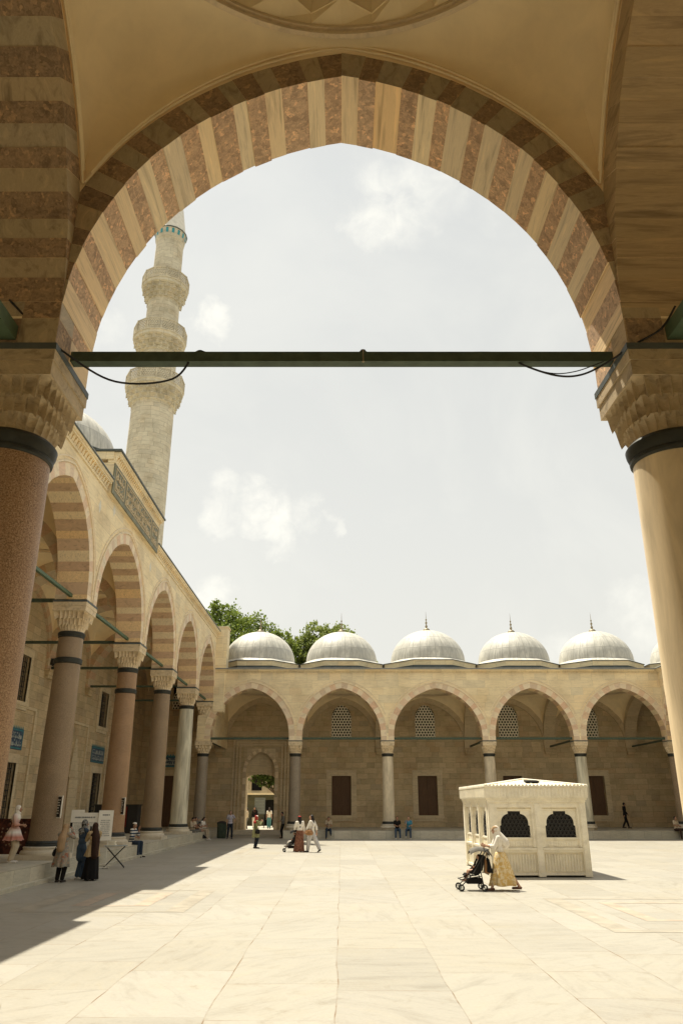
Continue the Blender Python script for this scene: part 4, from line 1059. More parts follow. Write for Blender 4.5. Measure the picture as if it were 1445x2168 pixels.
for fr_, L_, n_, nm in ((fK, W, 2, 'front_wall'), (fKs, D - .404, 3, 'side_wall'), (fKr, D - .404, 3, 'side_wall'), (fKb, W, 2, 'rear_wall')):
    b, g_, bk = kface(fr_, L_, n_); o = b.build(nm, 'kiosk_marble', k); g_.build('lattice', 'black_iron', o); bk.build('pane', 'dark_void', o)
b = MB()
b.box(KX0 - .02, KX1 + .02, KY0 - .02, KY1 + .02, 2.201, 2.27); b.box(KX0 - .05, KX1 + .05, KY0 - .05, KY1 + .05, 2.271, 2.33)
b.box(KX0 - .09, KX1 + .09, KY0 - .09, KY1 + .09, 2.331, 2.66); b.box(KX0 - .115, KX1 + .115, KY0 - .115, KY1 + .115, 2.661, 2.70)
for (fr_, L_) in ((fK, W), (Frame((KX0, KY0), (0, 1), (1, 0)), D), (Frame((KX1, KY0), (0, 1), (-1, 0)), D)):
    nn = int((L_ + .18) / .115)
    for i in range(nn):
        x = -.09 + (L_ + .18) * (i + .5) / nn; fbox(b, fr_, x - .032, x + .032, -.105, -.089, 2.37, 2.63)
        p = fr_(x, -.15, 2.70); b.add([fr_(x - .05, -.115, 2.70), fr_(x + .05, -.115, 2.70), fr_(x, -.115, 2.755), fr_(x - .05, -.08, 2.70), fr_(x + .05, -.08, 2.70), fr_(x, -.08, 2.755)], [(0, 1, 2), (3, 5, 4), (0, 2, 5, 3), (1, 4, 5, 2)])
b.build('frieze', 'kiosk_marble', k)
b = MB(); cx_, cy_ = (KX0 + KX1) / 2, (KY0 + KY1) / 2; e = .08
cs = [(KX0 - e, KY0 - e, 2.70), (KX1 + e, KY0 - e, 2.70), (KX1 + e, KY1 + e, 2.70), (KX0 - e, KY1 + e, 2.70)]
ap = [(cx_, KY0 + 1.75, 2.94), (cx_, KY1 - 1.75, 2.94)]
b.add(cs + ap, [(0, 1, 4), (1, 2, 5, 4), (2, 3, 5), (3, 0, 4, 5)])
for p, q in ((cs[0], ap[0]), (cs[1], ap[0]), (ap[0], ap[1]), (cs[2], ap[1]), (cs[3], ap[1])): b.tube([Vector(p) + Vector((0, 0, .01)), Vector(q) + Vector((0, 0, .01))], .035, 6)
for i in range(1, 12):
    x = KX0 + (KX1 - KX0) * i / 12; t_ = 1 - abs(x - cx_) / ((KX1 - KX0) / 2 + e); b.tube([Vector((x, KY0 - e, 2.71)), Vector((x, KY0 - e + (1.75 + e) * t_, 2.71 + .24 * t_))], .014, 5)
for i in range(1, 20):
    y = KY0 + (KY1 - KY0) * i / 20; t_ = min(1, (y - KY0 + e) / (1.75 + e), (KY1 + e - y) / (1.75 + e)); b.tube([Vector((KX0 - e, y, 2.71)), Vector((cx_ - (1.65) * (1 - t_), y, 2.71 + .24 * t_))], .014, 5)
rf = b.build('roof', 'kiosk_marble', k)
b = MB(); s_ = .30 / 1.87
f = lambda x, y, dz: Vector((cx_ + x, KY0 - e + y, 2.70 + y * .24 / 1.83 + dz))
b.hexa([f(-.14, .62, .02), f(.30, .62, .02), f(.30, 1.0, .02), f(-.14, 1.0, .02), f(-.14, .62, .07), f(.30, .62, .07), f(.30, 1.0, .07), f(-.14, 1.0, .07)]); b.build('vent', 'dark_void', rf)

# ------------------------------------------------------------------ beyond the gateway
ow = thing('garden_wall', 'low dark stone wall with ledge and doorway seen through the gateway', 'wall', (-6, 76, 0), world=True)
frO = Frame((0, 76), (1, 0), (0, 1))
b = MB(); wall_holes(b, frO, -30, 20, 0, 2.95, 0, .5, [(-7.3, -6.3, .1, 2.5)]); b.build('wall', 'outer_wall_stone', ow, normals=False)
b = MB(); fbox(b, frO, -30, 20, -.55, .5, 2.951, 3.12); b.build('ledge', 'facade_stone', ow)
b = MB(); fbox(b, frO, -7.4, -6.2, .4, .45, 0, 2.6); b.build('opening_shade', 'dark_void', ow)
oh = thing('garden_house', 'pale building with small dark window above the low wall beyond the gateway', 'building', (-6, 84, 0), world=True)
frH = Frame((0, 84), (1, 0), (0, 1))
b = MB(); wall_holes(b, frH, -16, 6, 0, 7.2, 0, .4, [(-9.5, -8.4, 3.45, 4.75)]); b.build('wall', 'wall_stone', oh, normals=False)
b = MB(); fbox(b, frH, -9.6, -8.3, .3, .35, 3.3, 4.9); b.build('window', 'dark_void', oh)
b = MB(); fbox(b, frH, -16.3, 6.3, -.3, 4, 7.2, 7.4); b.build('roof', 'lead_sheet', oh)
def leafmat(name, c1, c2):
    m, t = newmat(name); g = t.n('ShaderNodeNewGeometry'); rnd = g.outputs['Random Per Island']
    P = g.outputs['Position']; n1 = t.noise(P, .7, 3, .6)
    c = t.mix(rnd, c1, c2); c = t.mix(.6, c, t.ramp(n1, [(.35, (.55, .6, .5)), (.65, (1.4, 1.35, 1.1))]), 'MULTIPLY')
    d = t.n('ShaderNodeBsdfPrincipled', {'Base Color': c, 'Roughness': .55, 'Specular IOR Level': .35}); tr = t.n('ShaderNodeBsdfTranslucent', {'Color': t.mix(.5, c, (.35, .42, .06))})
    mx_ = t.n('ShaderNodeMixShader', {0: .3, 1: d.outputs[0], 2: tr.outputs[0]}); o = t.n('ShaderNodeOutputMaterial'); m.node_tree.links.new(mx_.outputs[0], o.inputs[0])
leafmat('plane_leaf', (.11, .17, .03), (.22, .28, .07))
leafmat('plane_leaf_pale', (.15, .20, .05), (.28, .32, .11))
leafmat('dark_leaf', (.030, .055, .012), (.07, .11, .02))
def tree(label, x, y, trunk_h, blobs, leaf, nleaf, size, seed, trunk_r=.4, name='plane_tree', z0=0.):
    t = thing(name, label, 'tree', (x, y, z0), world=True); r = random.Random(seed)
    b = MB(); base = Vector((x, y, z0)); fork = Vector((x + .2, y, z0 + trunk_h))
    b.tube([base, base + Vector((.1, 0, trunk_h * .5)), fork], [trunk_r, trunk_r * .8, trunk_r * .7], 10)
    for (bx, by, bz, br) in blobs:
        q = Vector((x + bx, y + by, bz)); mid = fork.lerp(q, .5) + Vector((0, 0, .1 * (q - fork).length))
        b.tube([fork, mid, q], [trunk_r * .42, trunk_r * .25, trunk_r * .08], 6)
        for _ in range(5):
            d = Vector((r.gauss(0, 1), r.gauss(0, 1), r.gauss(.3, .8))).normalized() * br * .8; b.tube([q, q + d * .5 + Vector((0, 0, .1)), q + d], [trunk_r * .09, .04, .02], 5)
    b.build('trunk', 'bark', t)
    L = MB(); tot = sum(bb[3] ** 2 for bb in blobs)
    for (bx, by, bz, br) in blobs:
        nn = int(nleaf * br ** 2 / tot); ncl = max(6, int(nn / 26)); cl_ = []
        for _ in range(ncl):
            d = Vector((r.gauss(0, 1), r.gauss(0, 1), r.gauss(0, 1))).normalized(); rr_ = br * (r.uniform(.35, 1.) ** .5) * r.uniform(.85, 1.12); cl_.append((Vector((x + bx, y + by, bz)) + Vector((d.x, d.y, d.z * .85)) * rr_, br * r.uniform(.13, .24)))
        for i in range(nn):
            c0, cr = cl_[i % ncl]; p = c0 + Vector((r.gauss(0, 1), r.gauss(0, 1), r.gauss(0, .8))) * cr * .62
            nrm = Vector((r.gauss(0, 1), r.gauss(0, 1), r.gauss(.7, .8))).normalized(); u = nrm.orthogonal().normalized(); u = (Matrix.Rotation(r.uniform(0, 6.28), 3, nrm) @ u); v = nrm.cross(u); s = size * r.uniform(.6, 1.3)
            L.add([p - u * s * .5, p - v * s * .42 + nrm * s * .1, p + u * s * .6, p + v * s * .42 + nrm * s * .1], [(0, 1, 2, 3)])
    L.build('crown', leaf, t, normals=False)
    return t
DY = 88.
tree('broad green plane tree rising behind the left end of the far domes', -12.5, DY, 8., [(-4.2, 0, 21.2, 2.6), (-2.0, 1, 22.3, 2.9), (.6, 0, 21.4, 2.7), (3.1, 1, 20.6, 2.6), (1.2, -1, 18.2, 3.4), (-2.8, -1, 18.4, 3.6), (4.4, 0, 17.6, 2.6), (-5.4, 0, 19.4, 2.0), (-2.5, 0, 23.6, 1.5), (-1, 0, 15, 4), (3.3, 0, 14.6, 3.4), (-5.3, 1, 15.5, 3), (5.0, 0, 19.9, 1.9), (6.0, 1, 19.0, 1.5), (5.4, 0, 15.6, 2.4)],
     'plane_leaf', 34000, .30, 3, .55)
tree('paler plane tree behind the second far dome', -2.4, DY + 3, 8., [(-.6, 0, 21.3, 2.1), (1.9, 0, 21.2, 2.0), (-4.0, 0, 18.6, 2.0), (-1.6, 0, 20.2, 1.9), (3.6, 0, 20.4, 1.3), (5.0, 0, 18.2, .9), (-5.0, 0, 19.6, 1.5), (-2.7, 0, 19.0, 2.2), (.6, -1, 19.0, 2.6), (3.4, 0, 19.4, 1.9), (-4.2, 0, 17.4, 1.9), (5.2, 0, 17.5, 1.7), (2.4, 0, 16.8, 2.9), (-2, 0, 16., 3.), (-3.3, 0, 20.9, .7)],
     'plane_leaf_pale', 28000, .28, 5, .5)
tree('small dark leafy tree with bare trunk framed by the gateway arch', -5.95, 71.0, 2.6, [(-.5, 0, 4.4, .65), (-1.1, .2, 4.5, .6), (-1.7, .3, 4.7, .5), (.2, .2, 4.5, .5), (-1.7, 0, 4.4, .35), (-2.1, 0, 4.1, .28), (-.2, 0, 3.9, .3), (.1, 0, 3.5, .2), (-1.2, 0, 3.9, .4), (-.6, 0, 3.7, .3), (-.6, 0, 5.4, .9), (.7, 0, 5.0, .7)], 'dark_leaf', 9500, .14, 9, .13, z0=.24)

# ------------------------------------------------------------------ cable and lamp on the near tie rod
def wire(pts, r, name, label, cat, mat='black_rubber'):
    pts = [Vector(p) for p in pts]; out = []
    for i in range(len(pts) - 1):
        p0, p1, p2, p3 = pts[max(0, i - 1)], pts[i], pts[i + 1], pts[min(len(pts) - 1, i + 2)]
        for k_ in range(8):
            t_ = k_ / 8; out.append(.5 * ((2 * p1) + (-p0 + p2) * t_ + (2 * p0 - 5 * p1 + 4 * p2 - p3) * t_ ** 2 + (-p0 + 3 * p1 - 3 * p2 + p3) * t_ ** 3))
    out.append(pts[-1]); b = MB(); b.tube(out, r, 6); return tag(b.build(name, mat), label, cat)
wire([(-3.25, 6.05, 6.75), (-3.0, 6.1, 6.50), (-2.66, 6.2, 6.22), (-2.25, 6.45, 6.07), (-1.7, 6.5, 6.13), (-1.49, 6.5, 6.44), (-1.38, 6.53, 6.46), (-1.2, 6.53, 6.448), (-.6, 6.53, 6.452), (0, 6.53, 6.447), (.9, 6.53, 6.452), (1.66, 6.53, 6.452), (1.83, 6.5, 6.30), (2.15, 6.48, 6.16), (2.4, 6.45, 6.15), (2.62, 6.3, 6.20), (2.80, 6.1, 6.26), (3.05, 6.0, 6.38), (3.2, 5.95, 6.6)],
     .011, 'cable', 'thin black cable sagging along the near tie rod between the big columns', 'cable')
wire([(1.62, 6.52, 6.46), (1.8, 6.52, 6.33), (2.1, 6.5, 6.20), (2.35, 6.47, 6.20), (2.6, 6.35, 6.24)], .006, 'cable', 'finer second cable looped under the right end of the tie rod', 'cable')
lm = thing('lamp', 'small dark bulb holder perched at the middle of the near tie rod', 'lamp', (.22, 6.53, 6.44))
b = MB(); b.lathe([(.045, .002), (.045, .02), (.03, .03), (.028, .045), (.01, .05)], 16); b.build('holder', 'black_iron', lm, smooth=30)
b = MB(); b.tube([(0, -.07, -.13), (0, -.07, .01), (0, 0, .02)], .006, 6); b.tube([(0, -.07, -.135), (0, -.07, -.13)], .014, 6); b.build('pull_wire', 'gold', lm)
for x_, y_, lab in ((-15.6, 33.9, 'black floodlight on the tie rod between the first two tall columns'), (-15.6, 40.8, 'black floodlight on the wall behind the second tall column')):
    f_ = thing('floodlight', lab, 'floodlight', (x_, y_, 9.2)); b = MB(); b.box(-.14, .12, -.2, .2, -.02, .30); b.box(-.16, -.141, -.22, .22, -.04, .32); b.build('housing', 'black_iron', f_)
    b = MB(); b.tube([(0, -.24, .14), (0, -.24, -.1), (0, .24, -.1), (0, .24, .14)], .02, 6); b.build('bracket', 'black_iron', f_)

# ------------------------------------------------------------------ signs, posters, table and other small things
def text_rows(mb, fr, a0, a1, z0, z1, n, rows, seed, th=.5):
    r = random.Random(seed); rh = (z1 - z0) / rows
    for k_ in range(rows):
        z = z1 - (k_ + 1) * rh + rh * .25; x = a0 + r.uniform(0, .06)
        while x < a1 - .03:
            w_ = r.uniform(.015, .05); fbox(mb, fr, x, min(x + w_, a1), n - .003, n, z, z + rh * th); x += w_ + r.choice((.008, .008, .02))
def board_stand(x, y, rot, label, w, z0, z1, extra=None, red=False, pz=0.):
    t = thing('sign_board', label, 'sign', (x, y, pz), rot, 'white notice boards by the left kerb')
    f = lambda a, n, z: Vector((a, n, z))
    b = MB(); fbox(b, f, -w / 2, w / 2, -.012, .012, z0, z1)
    if extra: fbox(b, f, -w / 2, -w / 2 + extra, -.0125, .0125, z1 + .001, z1 + .10)
    b.build('board', 'white_paint', t)
    b = MB(); fbox(b, f, -w / 2, w / 2, -.02, .02, z0 - .03, z0 - .001); 
    for sx in (-w * .3, w * .3): b.tube([(sx, .03, 0.03), (sx, .03, z0 + .2)], .013, 6)
    b.tube([(-w * .45, -.22, .03), (-w * .45, .25, .03)], .015, 6); b.tube([(w * .45, -.22, .03), (w * .45, .25, .03)], .015, 6); b.tube([(-w * .5, .03, .03), (w * .5, .03, .03)], .015, 6)
    b.build('stand', 'white_paint', t)
    b = MB(); text_rows(b, f, -w / 2 + .12, w / 2 - .12, z1 - .20, z1 - .12, -.013, 1, 4, .6); b.build('heading', 'print_red' if red else 'print_ink', t)
    b = MB(); text_rows(b, f, -w / 2 + .08, w / 2 - .08, z0 + .10, z1 - .30, -.013, 9, 8, .35); b.build('lettering', 'print_ink', t)
board_stand(-9.25, 29.1, radians(18), 'wide white notice board behind the woman in the tan tunic', .95, 1.05, 1.85, .45)
board_stand(-8.55, 29.3, radians(28), 'narrow tall white notice board on thin legs, right of the wide one', .52, .95, 1.93)
t = thing('folding_table', 'small black folding table with crossed legs near the kerb', 'table', (-8.2, 29.7, 0), radians(15))
b = MB(); b.box(-.42, .42, -.26, .26, .72, .745); b.build('tabletop', 'grey_paint', t)
for s in (-1, 1):
    for yy in (-.23, .23):
        b = MB(); b.tube([(-.34 * s, yy, .72), (.36 * s, yy, .015)], .012, 6); b.build('leg', 'black_iron', t)
b = MB(); b.tube([(.36, -.3, .02), (.36, .3, .02)], .012, 6); b.tube([(-.36, -.3, .02), (-.36, .3, .02)], .012, 6); b.build('foot_rail', 'black_iron', t)
b = MB(); b.box(-.15, .17, -.1, .1, 0, .05); b.box(-.13, .13, -.09, .09, .051, .10); b.box(-.1, .15, -.08, .1, .101, .14)
tag(b.build('book_stack', 'kiosk_marble', loc=(-8.35, 29.65, .747)), 'short stack of pale leaflets on the folding table', 'leaflets')
for y_, lab in ((YL[3], 'framed dark poster strapped low on the first visible tall column'), (YL[4], 'framed dark poster strapped low on the deep red column')):
    t = thing('poster', lab, 'poster', (XL + .40, y_ - .22, 1.75), radians(-28))
    f = lambda a, n, z: Vector((a, n, z))
    b = MB(); fbox(b, f, -.19, .19, -.075, -.06, 0, .62); b.build('panel', 'black_iron', t)
    b = MB(); fbox(b, f, -.22, -.19, -.085, -.05, -.03, .65); fbox(b, f, .19, .22, -.085, -.05, -.03, .65); fbox(b, f, -.1899, .1899, -.085, -.05, .62, .65); fbox(b, f, -.1899, .1899, -.085, -.05, -.03, 0); b.build('frame', 'white_paint', t)
    b = MB(); text_rows(b, f, -.14, .14, .08, .56, -.076, 6, 5, .4); b.build('lettering', 'white_paint', t)
# dark patterned carpet screen behind the woman in pink and white
def patterned(name, c1, c2, scale, c3=None):
    m, t = newmat(name); P = t.n('ShaderNodeTexCoord').outputs['Object']
    v = t.n('ShaderNodeTexVoronoi', {'Vector': P, 'Scale': scale}, feature='F1'); n1 = t.noise(P, scale * .8, 4, .6, 1.)
    c = t.mix(t.mr(n1, .42, .58), c1, c2)
    if c3: c = t.mix(t.mr(v.outputs['Distance'], .25, .15), c, c3)
    finish(m, t, c, .85, n1, .2, .004, spec=.15)
patterned('carpet', (.035, .014, .010), (.09, .03, .018), 7, (.22, .15, .09))
t = thing('carpet_screen', 'dark red patterned carpet hung over a low rack on the left platform', 'carpet', (-11.4, 26.2, .5))
b = MB(); b.box(-1.9, 1.9, -.03, .03, .15, 1.15); b.box(-1.9, 1.9, -.05, .05, 1.151, 1.20); b.build('carpet', 'carpet', t)
b = MB(); [b.tube([(x, .04, 0), (x, .04, 1.17)], .03, 8) for x in (-1.85, 0, 1.85)]; b.build('rack', 'door_wood', t)
simple('red_curtain', (.22, .03, .02), .8, 5., .5, stretch=(6, 6, .5))
t = thing('curtained_booth', 'dark booth with red curtain between the deep red and the pale rose columns', 'booth', (-13.6, 48.5, .5))
b = MB(); b.box(-1.3, 1.3, 0, .9, 0, 1.55); b.box(-1.36, 1.36, -.06, .95, 1.551, 1.62); b.build('frame', 'black_iron', t)
b = MB(); b.grid([[(x / 20, -.02 - .02 * sin(x * 1.9), z) for x in range(-14, 15)] for z in (.35, .9, 1.5)]); b.build('curtain', 'red_curtain', t)
t = thing('rubbish_bin', 'dark bin standing beside the far man with hands on hips', 'bin', (-8.05, 54.6, 0))
b = MB(); b.lathe([(.27, 0), (.31, .05), (.33, .85), (.35, .87), (.35, .92)], 20); b.build('body', 'painted_iron', t, smooth=40)
b = MB(); b.lathe([(.36, .921), (.35, .98), (.2, 1.05), (.02, 1.08)], 20); b.build('lid', 'black_iron', t, smooth=40)
simple('board_grey', (.15, .17, .165), .6, 4., .2)
t = thing('information_board', 'grey information board standing outside beyond the gateway', 'sign', (-6.95, 68.4, .24))
b = MB(); b.box(-.45, .45, -.03, .03, 1.1, 2.4); b.build('panel', 'board_grey', t); b = MB(); b.box(-.42, -.36, -.03, .03, 0, 1.098); b.box(.36, .42, -.03, .03, 0, 1.098); b.build('post', 'black_iron', t)
b = MB(); text_rows(b, lambda a, n, z: Vector((a, n, z)), -.38, .38, 1.2, 2.25, -.031, 9, 3, .18); b.build('lettering', 'grey_paint', t)
# ------------------------------------------------------------------ people
def cloth(name, col, col2=None, scale=14., col3=None):
    if name in M: return name
    m, t = newmat(name); P = t.n('ShaderNodeTexCoord').outputs['Object']
    n1 = t.noise(t.vm('MULTIPLY', P, (1, 1, .35)), 9, 4, .6, .3); c = col
    if col2:
        n2 = t.noise(P, scale, 3, .55, 1.); c = t.mix(t.mr(n2, .44, .56), col, col2)
        if col3: c = t.mix(t.mr(t.noise(P, scale * .6, 2, .5, .5), .56, .62), c, col3)
    c = t.mix(.35, c, t.ramp(n1, [(.3, (.6, .58, .56)), (.7, (1.25, 1.25, 1.25))]), 'MULTIPLY')
    finish(m, t, c, .85, n1, .35, .01, spec=.15); return name
def striped(name, c1, c2, period):
    m, t = newmat(name); P = t.xyz(t.n('ShaderNodeTexCoord').outputs['Object'])
    f = t.m('GREATER_THAN', t.m('FRACT', t.m('DIVIDE', P[2], period)), .5); finish(m, t, t.mix(f, c1, c2), .85, spec=.15)
simple('skin_light', (.46, .27, .18), .5, 12., .12, coord='obj'); simple('skin_tan', (.34, .185, .115), .5, 12., .12, coord='obj')
simple('hair_black', (.014, .010, .008), .5, 30., .5, stretch=(1, 1, .1), coord='obj'); simple('hair_brown', (.045, .025, .015), .5, 30., .5, stretch=(1, 1, .1), coord='obj')
simple('eye_dark', (.01, .008, .006), .3, 5, .1)
cloth('white_cloth', (.74, .70, .62)); cloth('cream_cloth', (.55, .46, .33)); cloth('tan_cloth', (.46, .35, .20)); cloth('black_cloth', (.013, .012, .012)); cloth('brown_cloth', (.045, .025, .018))
cloth('denim', (.055, .085, .13)); cloth('dark_denim', (.03, .045, .07)); cloth('lilac_cloth', (.40, .38, .43)); cloth('navy_cloth', (.018, .024, .035)); cloth('green_cloth', (.23, .23, .11)); cloth('teal_cloth', (.09, .22, .23)); cloth('blue_cloth', (.06, .22, .32))
cloth('pale_trousers', (.52, .50, .48)); cloth('beige_cloth', (.42, .34, .24)); cloth('scarf_tan', (.38, .26, .15)); cloth('grey_cloth', (.16, .15, .13)); cloth('red_cloth', (.42, .05, .04))
cloth('yellow_skirt', (.62, .42, .15), (.72, .60, .38), 12.); cloth('brown_print', (.13, .055, .035), (.26, .12, .075), 18.); cloth('grey_print', (.24, .24, .21), (.36, .29, .22), 13., (.34, .15, .10))
cloth('scarf_black_print', (.02, .02, .02), (.30, .30, .28), 26.); striped('navy_stripe', (.03, .05, .09), (.62, .60, .54), .115)
m_, t_ = newmat('pink_white_dress'); z_ = t_.xyz(t_.n('ShaderNodeTexCoord').outputs['Object'])[2]
pk = t_.ramp(t_.m('DIVIDE', z_, 1.7), [(.0, (.66, .62, .56)), (.42, (.44, .18, .13)), (.50, (.70, .66, .60)), (.60, (.46, .22, .16)), (.76, (.60, .47, .42)), (.85, (.68, .64, .58))])
finish(m_, t_, pk, .85, spec=.15)
simple('tan_leather', (.32, .165, .07), .5, 7., .3); simple('shoe_dark', (.03, .022, .018), .5, 7., .3); simple('shoe_white', (.68, .65, .6), .6, 7., .2); simple('sandal_brown', (.16, .08, .05), .6, 7, .3)
simple('phone_dark', (.02, .02, .022), .25, 4, .1, spec=.5)

_sph = {}
def sphere_pts(nu=12, nv=8):
    if (nu, nv) not in _sph:
        v = [(0, 0, -1)] + [(sin(pi * j / nv) * cos(2 * pi * i / nu), sin(pi * j / nv) * sin(2 * pi * i / nu), -cos(pi * j / nv)) for j in range(1, nv) for i in range(nu)] + [(0, 0, 1)]
        f = [(0, 1 + (i + 1) % nu, 1 + i) for i in range(nu)]
        for j in range(nv - 2):
            for i in range(nu): a = 1 + j * nu; f.append((a + i, a + (i + 1) % nu, a + nu + (i + 1) % nu, a + nu + i))
        a = 1 + (nv - 2) * nu; f += [(a + i, a + (i + 1) % nu, len(v) - 1) for i in range(nu)]
        _sph[(nu, nv)] = (v, f)
    return _sph[(nu, nv)]
class Blob:
    """union of ellipsoids and tapered limbs, fused into one continuous surface by a voxel remesh"""
    def __init__(s): s.mb = MB()
    def ell(s, c, r, rx=0., ry=0., rz=0.):
        v, f = sphere_pts(); c = Vector(c); m = Matrix.Rotation(rz, 3, 'Z') @ Matrix.Rotation(ry, 3, 'Y') @ Matrix.Rotation(rx, 3, 'X')
        s.mb.add([c + m @ Vector((p[0] * r[0], p[1] * r[1], p[2] * r[2])) for p in v], f); return s
    def limb(s, p, q, r0, r1, n=12):
        p, q = Vector(p), Vector(q); d = q - p
        if d.length < 1e-5: return s
        d.normalize(); a = d.orthogonal().normalized(); b = d.cross(a); pts = []; ks = []
        for k in range(1, 4): t = pi / 2 * k / 4; pts.append((p - d * r0 * cos(t), r0 * sin(t)))
        pts.append((p, r0)); pts.append((q, r1))
        for k in range(3, 0, -1): t = pi / 2 * k / 4; pts.append((q + d * r1 * cos(t), r1 * sin(t)))
        vs = [p - d * r0] + [c + (a * cos(2 * pi * i / n) + b * sin(2 * pi * i / n)) * r for c, r in pts for i in range(n)] + [q + d * r1]
        fs = [(0, 1 + (i + 1) % n, 1 + i) for i in range(n)]
        for k in range(len(pts) - 1): fs += [(1 + k * n + i, 1 + k * n + (i + 1) % n, 1 + (k + 1) * n + (i + 1) % n, 1 + (k + 1) * n + i) for i in range(n)]
        e = 1 + (len(pts) - 1) * n; fs += [(e + i, e + (i + 1) % n, len(vs) - 1) for i in range(n)]
        s.mb.add(vs, fs); return s
    def chain(s, pts, rs):
        for i in range(len(pts) - 1): s.limb(pts[i], pts[i + 1], rs[i], rs[i + 1])
        return s
    def build(s, name, mat, parent, vox, smooth=2):
        o = s.mb.build(name, mat, None)
        rm = o.modifiers.new('r', 'REMESH'); rm.mode = 'VOXEL'; rm.voxel_size = vox; rm.use_smooth_shade = True
        if smooth: sm = o.modifiers.new('s', 'SMOOTH'); sm.iterations = smooth; sm.factor = .5
        dg = bpy.context.evaluated_depsgraph_get(); me = bpy.data.meshes.new_from_object(o.evaluated_get(dg)); o.modifiers.clear(); old = o.data; o.data = me; bpy.data.meshes.remove(old); me.name = name
        if not me.materials: me.materials.append(M[mat])
        o.parent = parent; return o
def V(*a): return Vector(a)
def pose_joints(kind, H, o):
    """joint positions for a body of height H facing +Y, origin on the ground under the pelvis"""
    J = {}; lean = o.get('lean', 0.)
    sit = kind == 'sit'
    zp = (o.get('seat', .45) + .085) if sit else .515 * H
    J['pel'] = V(0, 0, zp); up = V(0, sin(lean), cos(lean))
    J['chest'] = J['pel'] + up * .22 * H; J['neck'] = J['pel'] + up * .315 * H + V(0, .005 * H, 0)
    nod = o.get('nod', 0.); J['head'] = J['neck'] + V(0, .018 * H + sin(nod) * .06 * H, .092 * H * cos(nod) )
    for s, n in ((-1, 'L'), (1, 'R')):
        J['hip' + n] = J['pel'] + V(s * .052 * H, 0, -.01 * H); J['sh' + n] = J['pel'] + up * .295 * H + V(s * .098 * H, 0, 0)
        ft = o.get('foot' + n, (0, 0)) 
        if sit:
            sp = o.get('spread', .07); J['kn' + n] = J['hip' + n] + V(s * .03 * H, .245 * H, o.get('kneez', .0)); J['an' + n] = V(J['kn' + n].x + s * .01, J['kn' + n].y + o.get('shin' + n, .02), .07 + o.get('lift' + n, 0.))
        else:
            J['an' + n] = V(s * .05 * H + ft[0], ft[1], .045 * H + (ft[2] if len(ft) > 2 else 0))
            mid = (J['hip' + n] + J['an' + n]) / 2; L = (J['hip' + n] - J['an' + n]).length; full = .475 * H
            J['kn' + n] = mid + V(s * .004, sqrt(max(.0004, (full / 2) ** 2 - (L / 2) ** 2)), .01 * H)
        J['toe' + n] = J['an' + n] + V(s * .02, .10 * H if not (len(ft) > 2 and ft[2] > .05) else .055 * H, -.028 * H if not (len(ft) > 2 and ft[2] > .05) else -.075 * H)
        el, wr = o.get('arm' + n, {'down': ((s * .04, -.01, -.165), (s * .005, .035, -.145))}['down'])
        J['el' + n] = J['sh' + n] + V(*el) * H; J['wr' + n] = J['el' + n] + V(*wr) * H
    return J
ARM = {
 'photo': lambda s: ((s * .01, .10, -.12), (-s * .05, .09, .105)),
 'photo_high': lambda s: ((s * .035, .12, -.055), (-s * .075, .045, .125)),
 'lap': lambda s: ((s * .02, .03, -.155), (-s * .06, .12, -.01)),
 'phone_low': lambda s: ((s * .015, .04, -.15), (-s * .07, .11, .05)),
 'hips': lambda s: ((s * .095, -.06, -.115), (-s * .055, .075, -.095)),
 'push': lambda s: ((-s * .005, .075, -.145), (-s * .01, .135, .02)),
 'down': lambda s: ((s * .03, -.005, -.165), (s * .0, .035, -.14)),
 'swing_f': lambda s: ((s * .03, .06, -.155), (-s * .01, .09, -.11)),
 'swing_b': lambda s: ((s * .035, -.07, -.15), (s * .0, -.01, -.145)),
 'chin': lambda s: ((s * .02, .09, -.13), (-s * .045, .03, .14)),
 'chest': lambda s: ((s * .035, .035, -.15), (-s * .07, .10, .03)),
}
def hand(B, w, d, side, H, curl=.5):
    """palm, four unequal bent fingers and a thumb from the side of the palm"""
    d = d.normalized(); k = H / 1.65; up = V(side, 0, 0) if abs(d.x) < .8 else V(0, 1, 0); a = d.cross(up).normalized(); b = a.cross(d).normalized()
    pc = w + d * .045 * k; B.limb(w, w + d * .03 * k, .024 * k, .026 * k)
    for i in range(4):
        off = (i - 1.5) * .0185 * k; base = w + d * .035 * k + a * off; kn = w + d * .082 * k + a * off * 1.12; B.limb(base, kn, .0135 * k, .011 * k)
        L = (.060, .070, .066, .052)[i] * k; dd = (d * cos(curl * .6) - b * side * sin(curl * .6)).normalized(); m = kn + dd * L * .5; d3 = (d * cos(curl * 1.4) - b * side * sin(curl * 1.4)).normalized(); B.limb(kn, m, .0098 * k, .009 * k); B.limb(m, m + d3 * L * .5, .009 * k, .0075 * k)
    tb = w + d * .028 * k - a * .024 * k; tm = tb + (d * .7 - a * .7).normalized() * .036 * k; B.limb(tb, tm, .0125 * k, .0105 * k); B.limb(tm, tm + (d * .9 - a * .25 - b * side * .3).normalized() * .03 * k, .0105 * k, .008 * k)
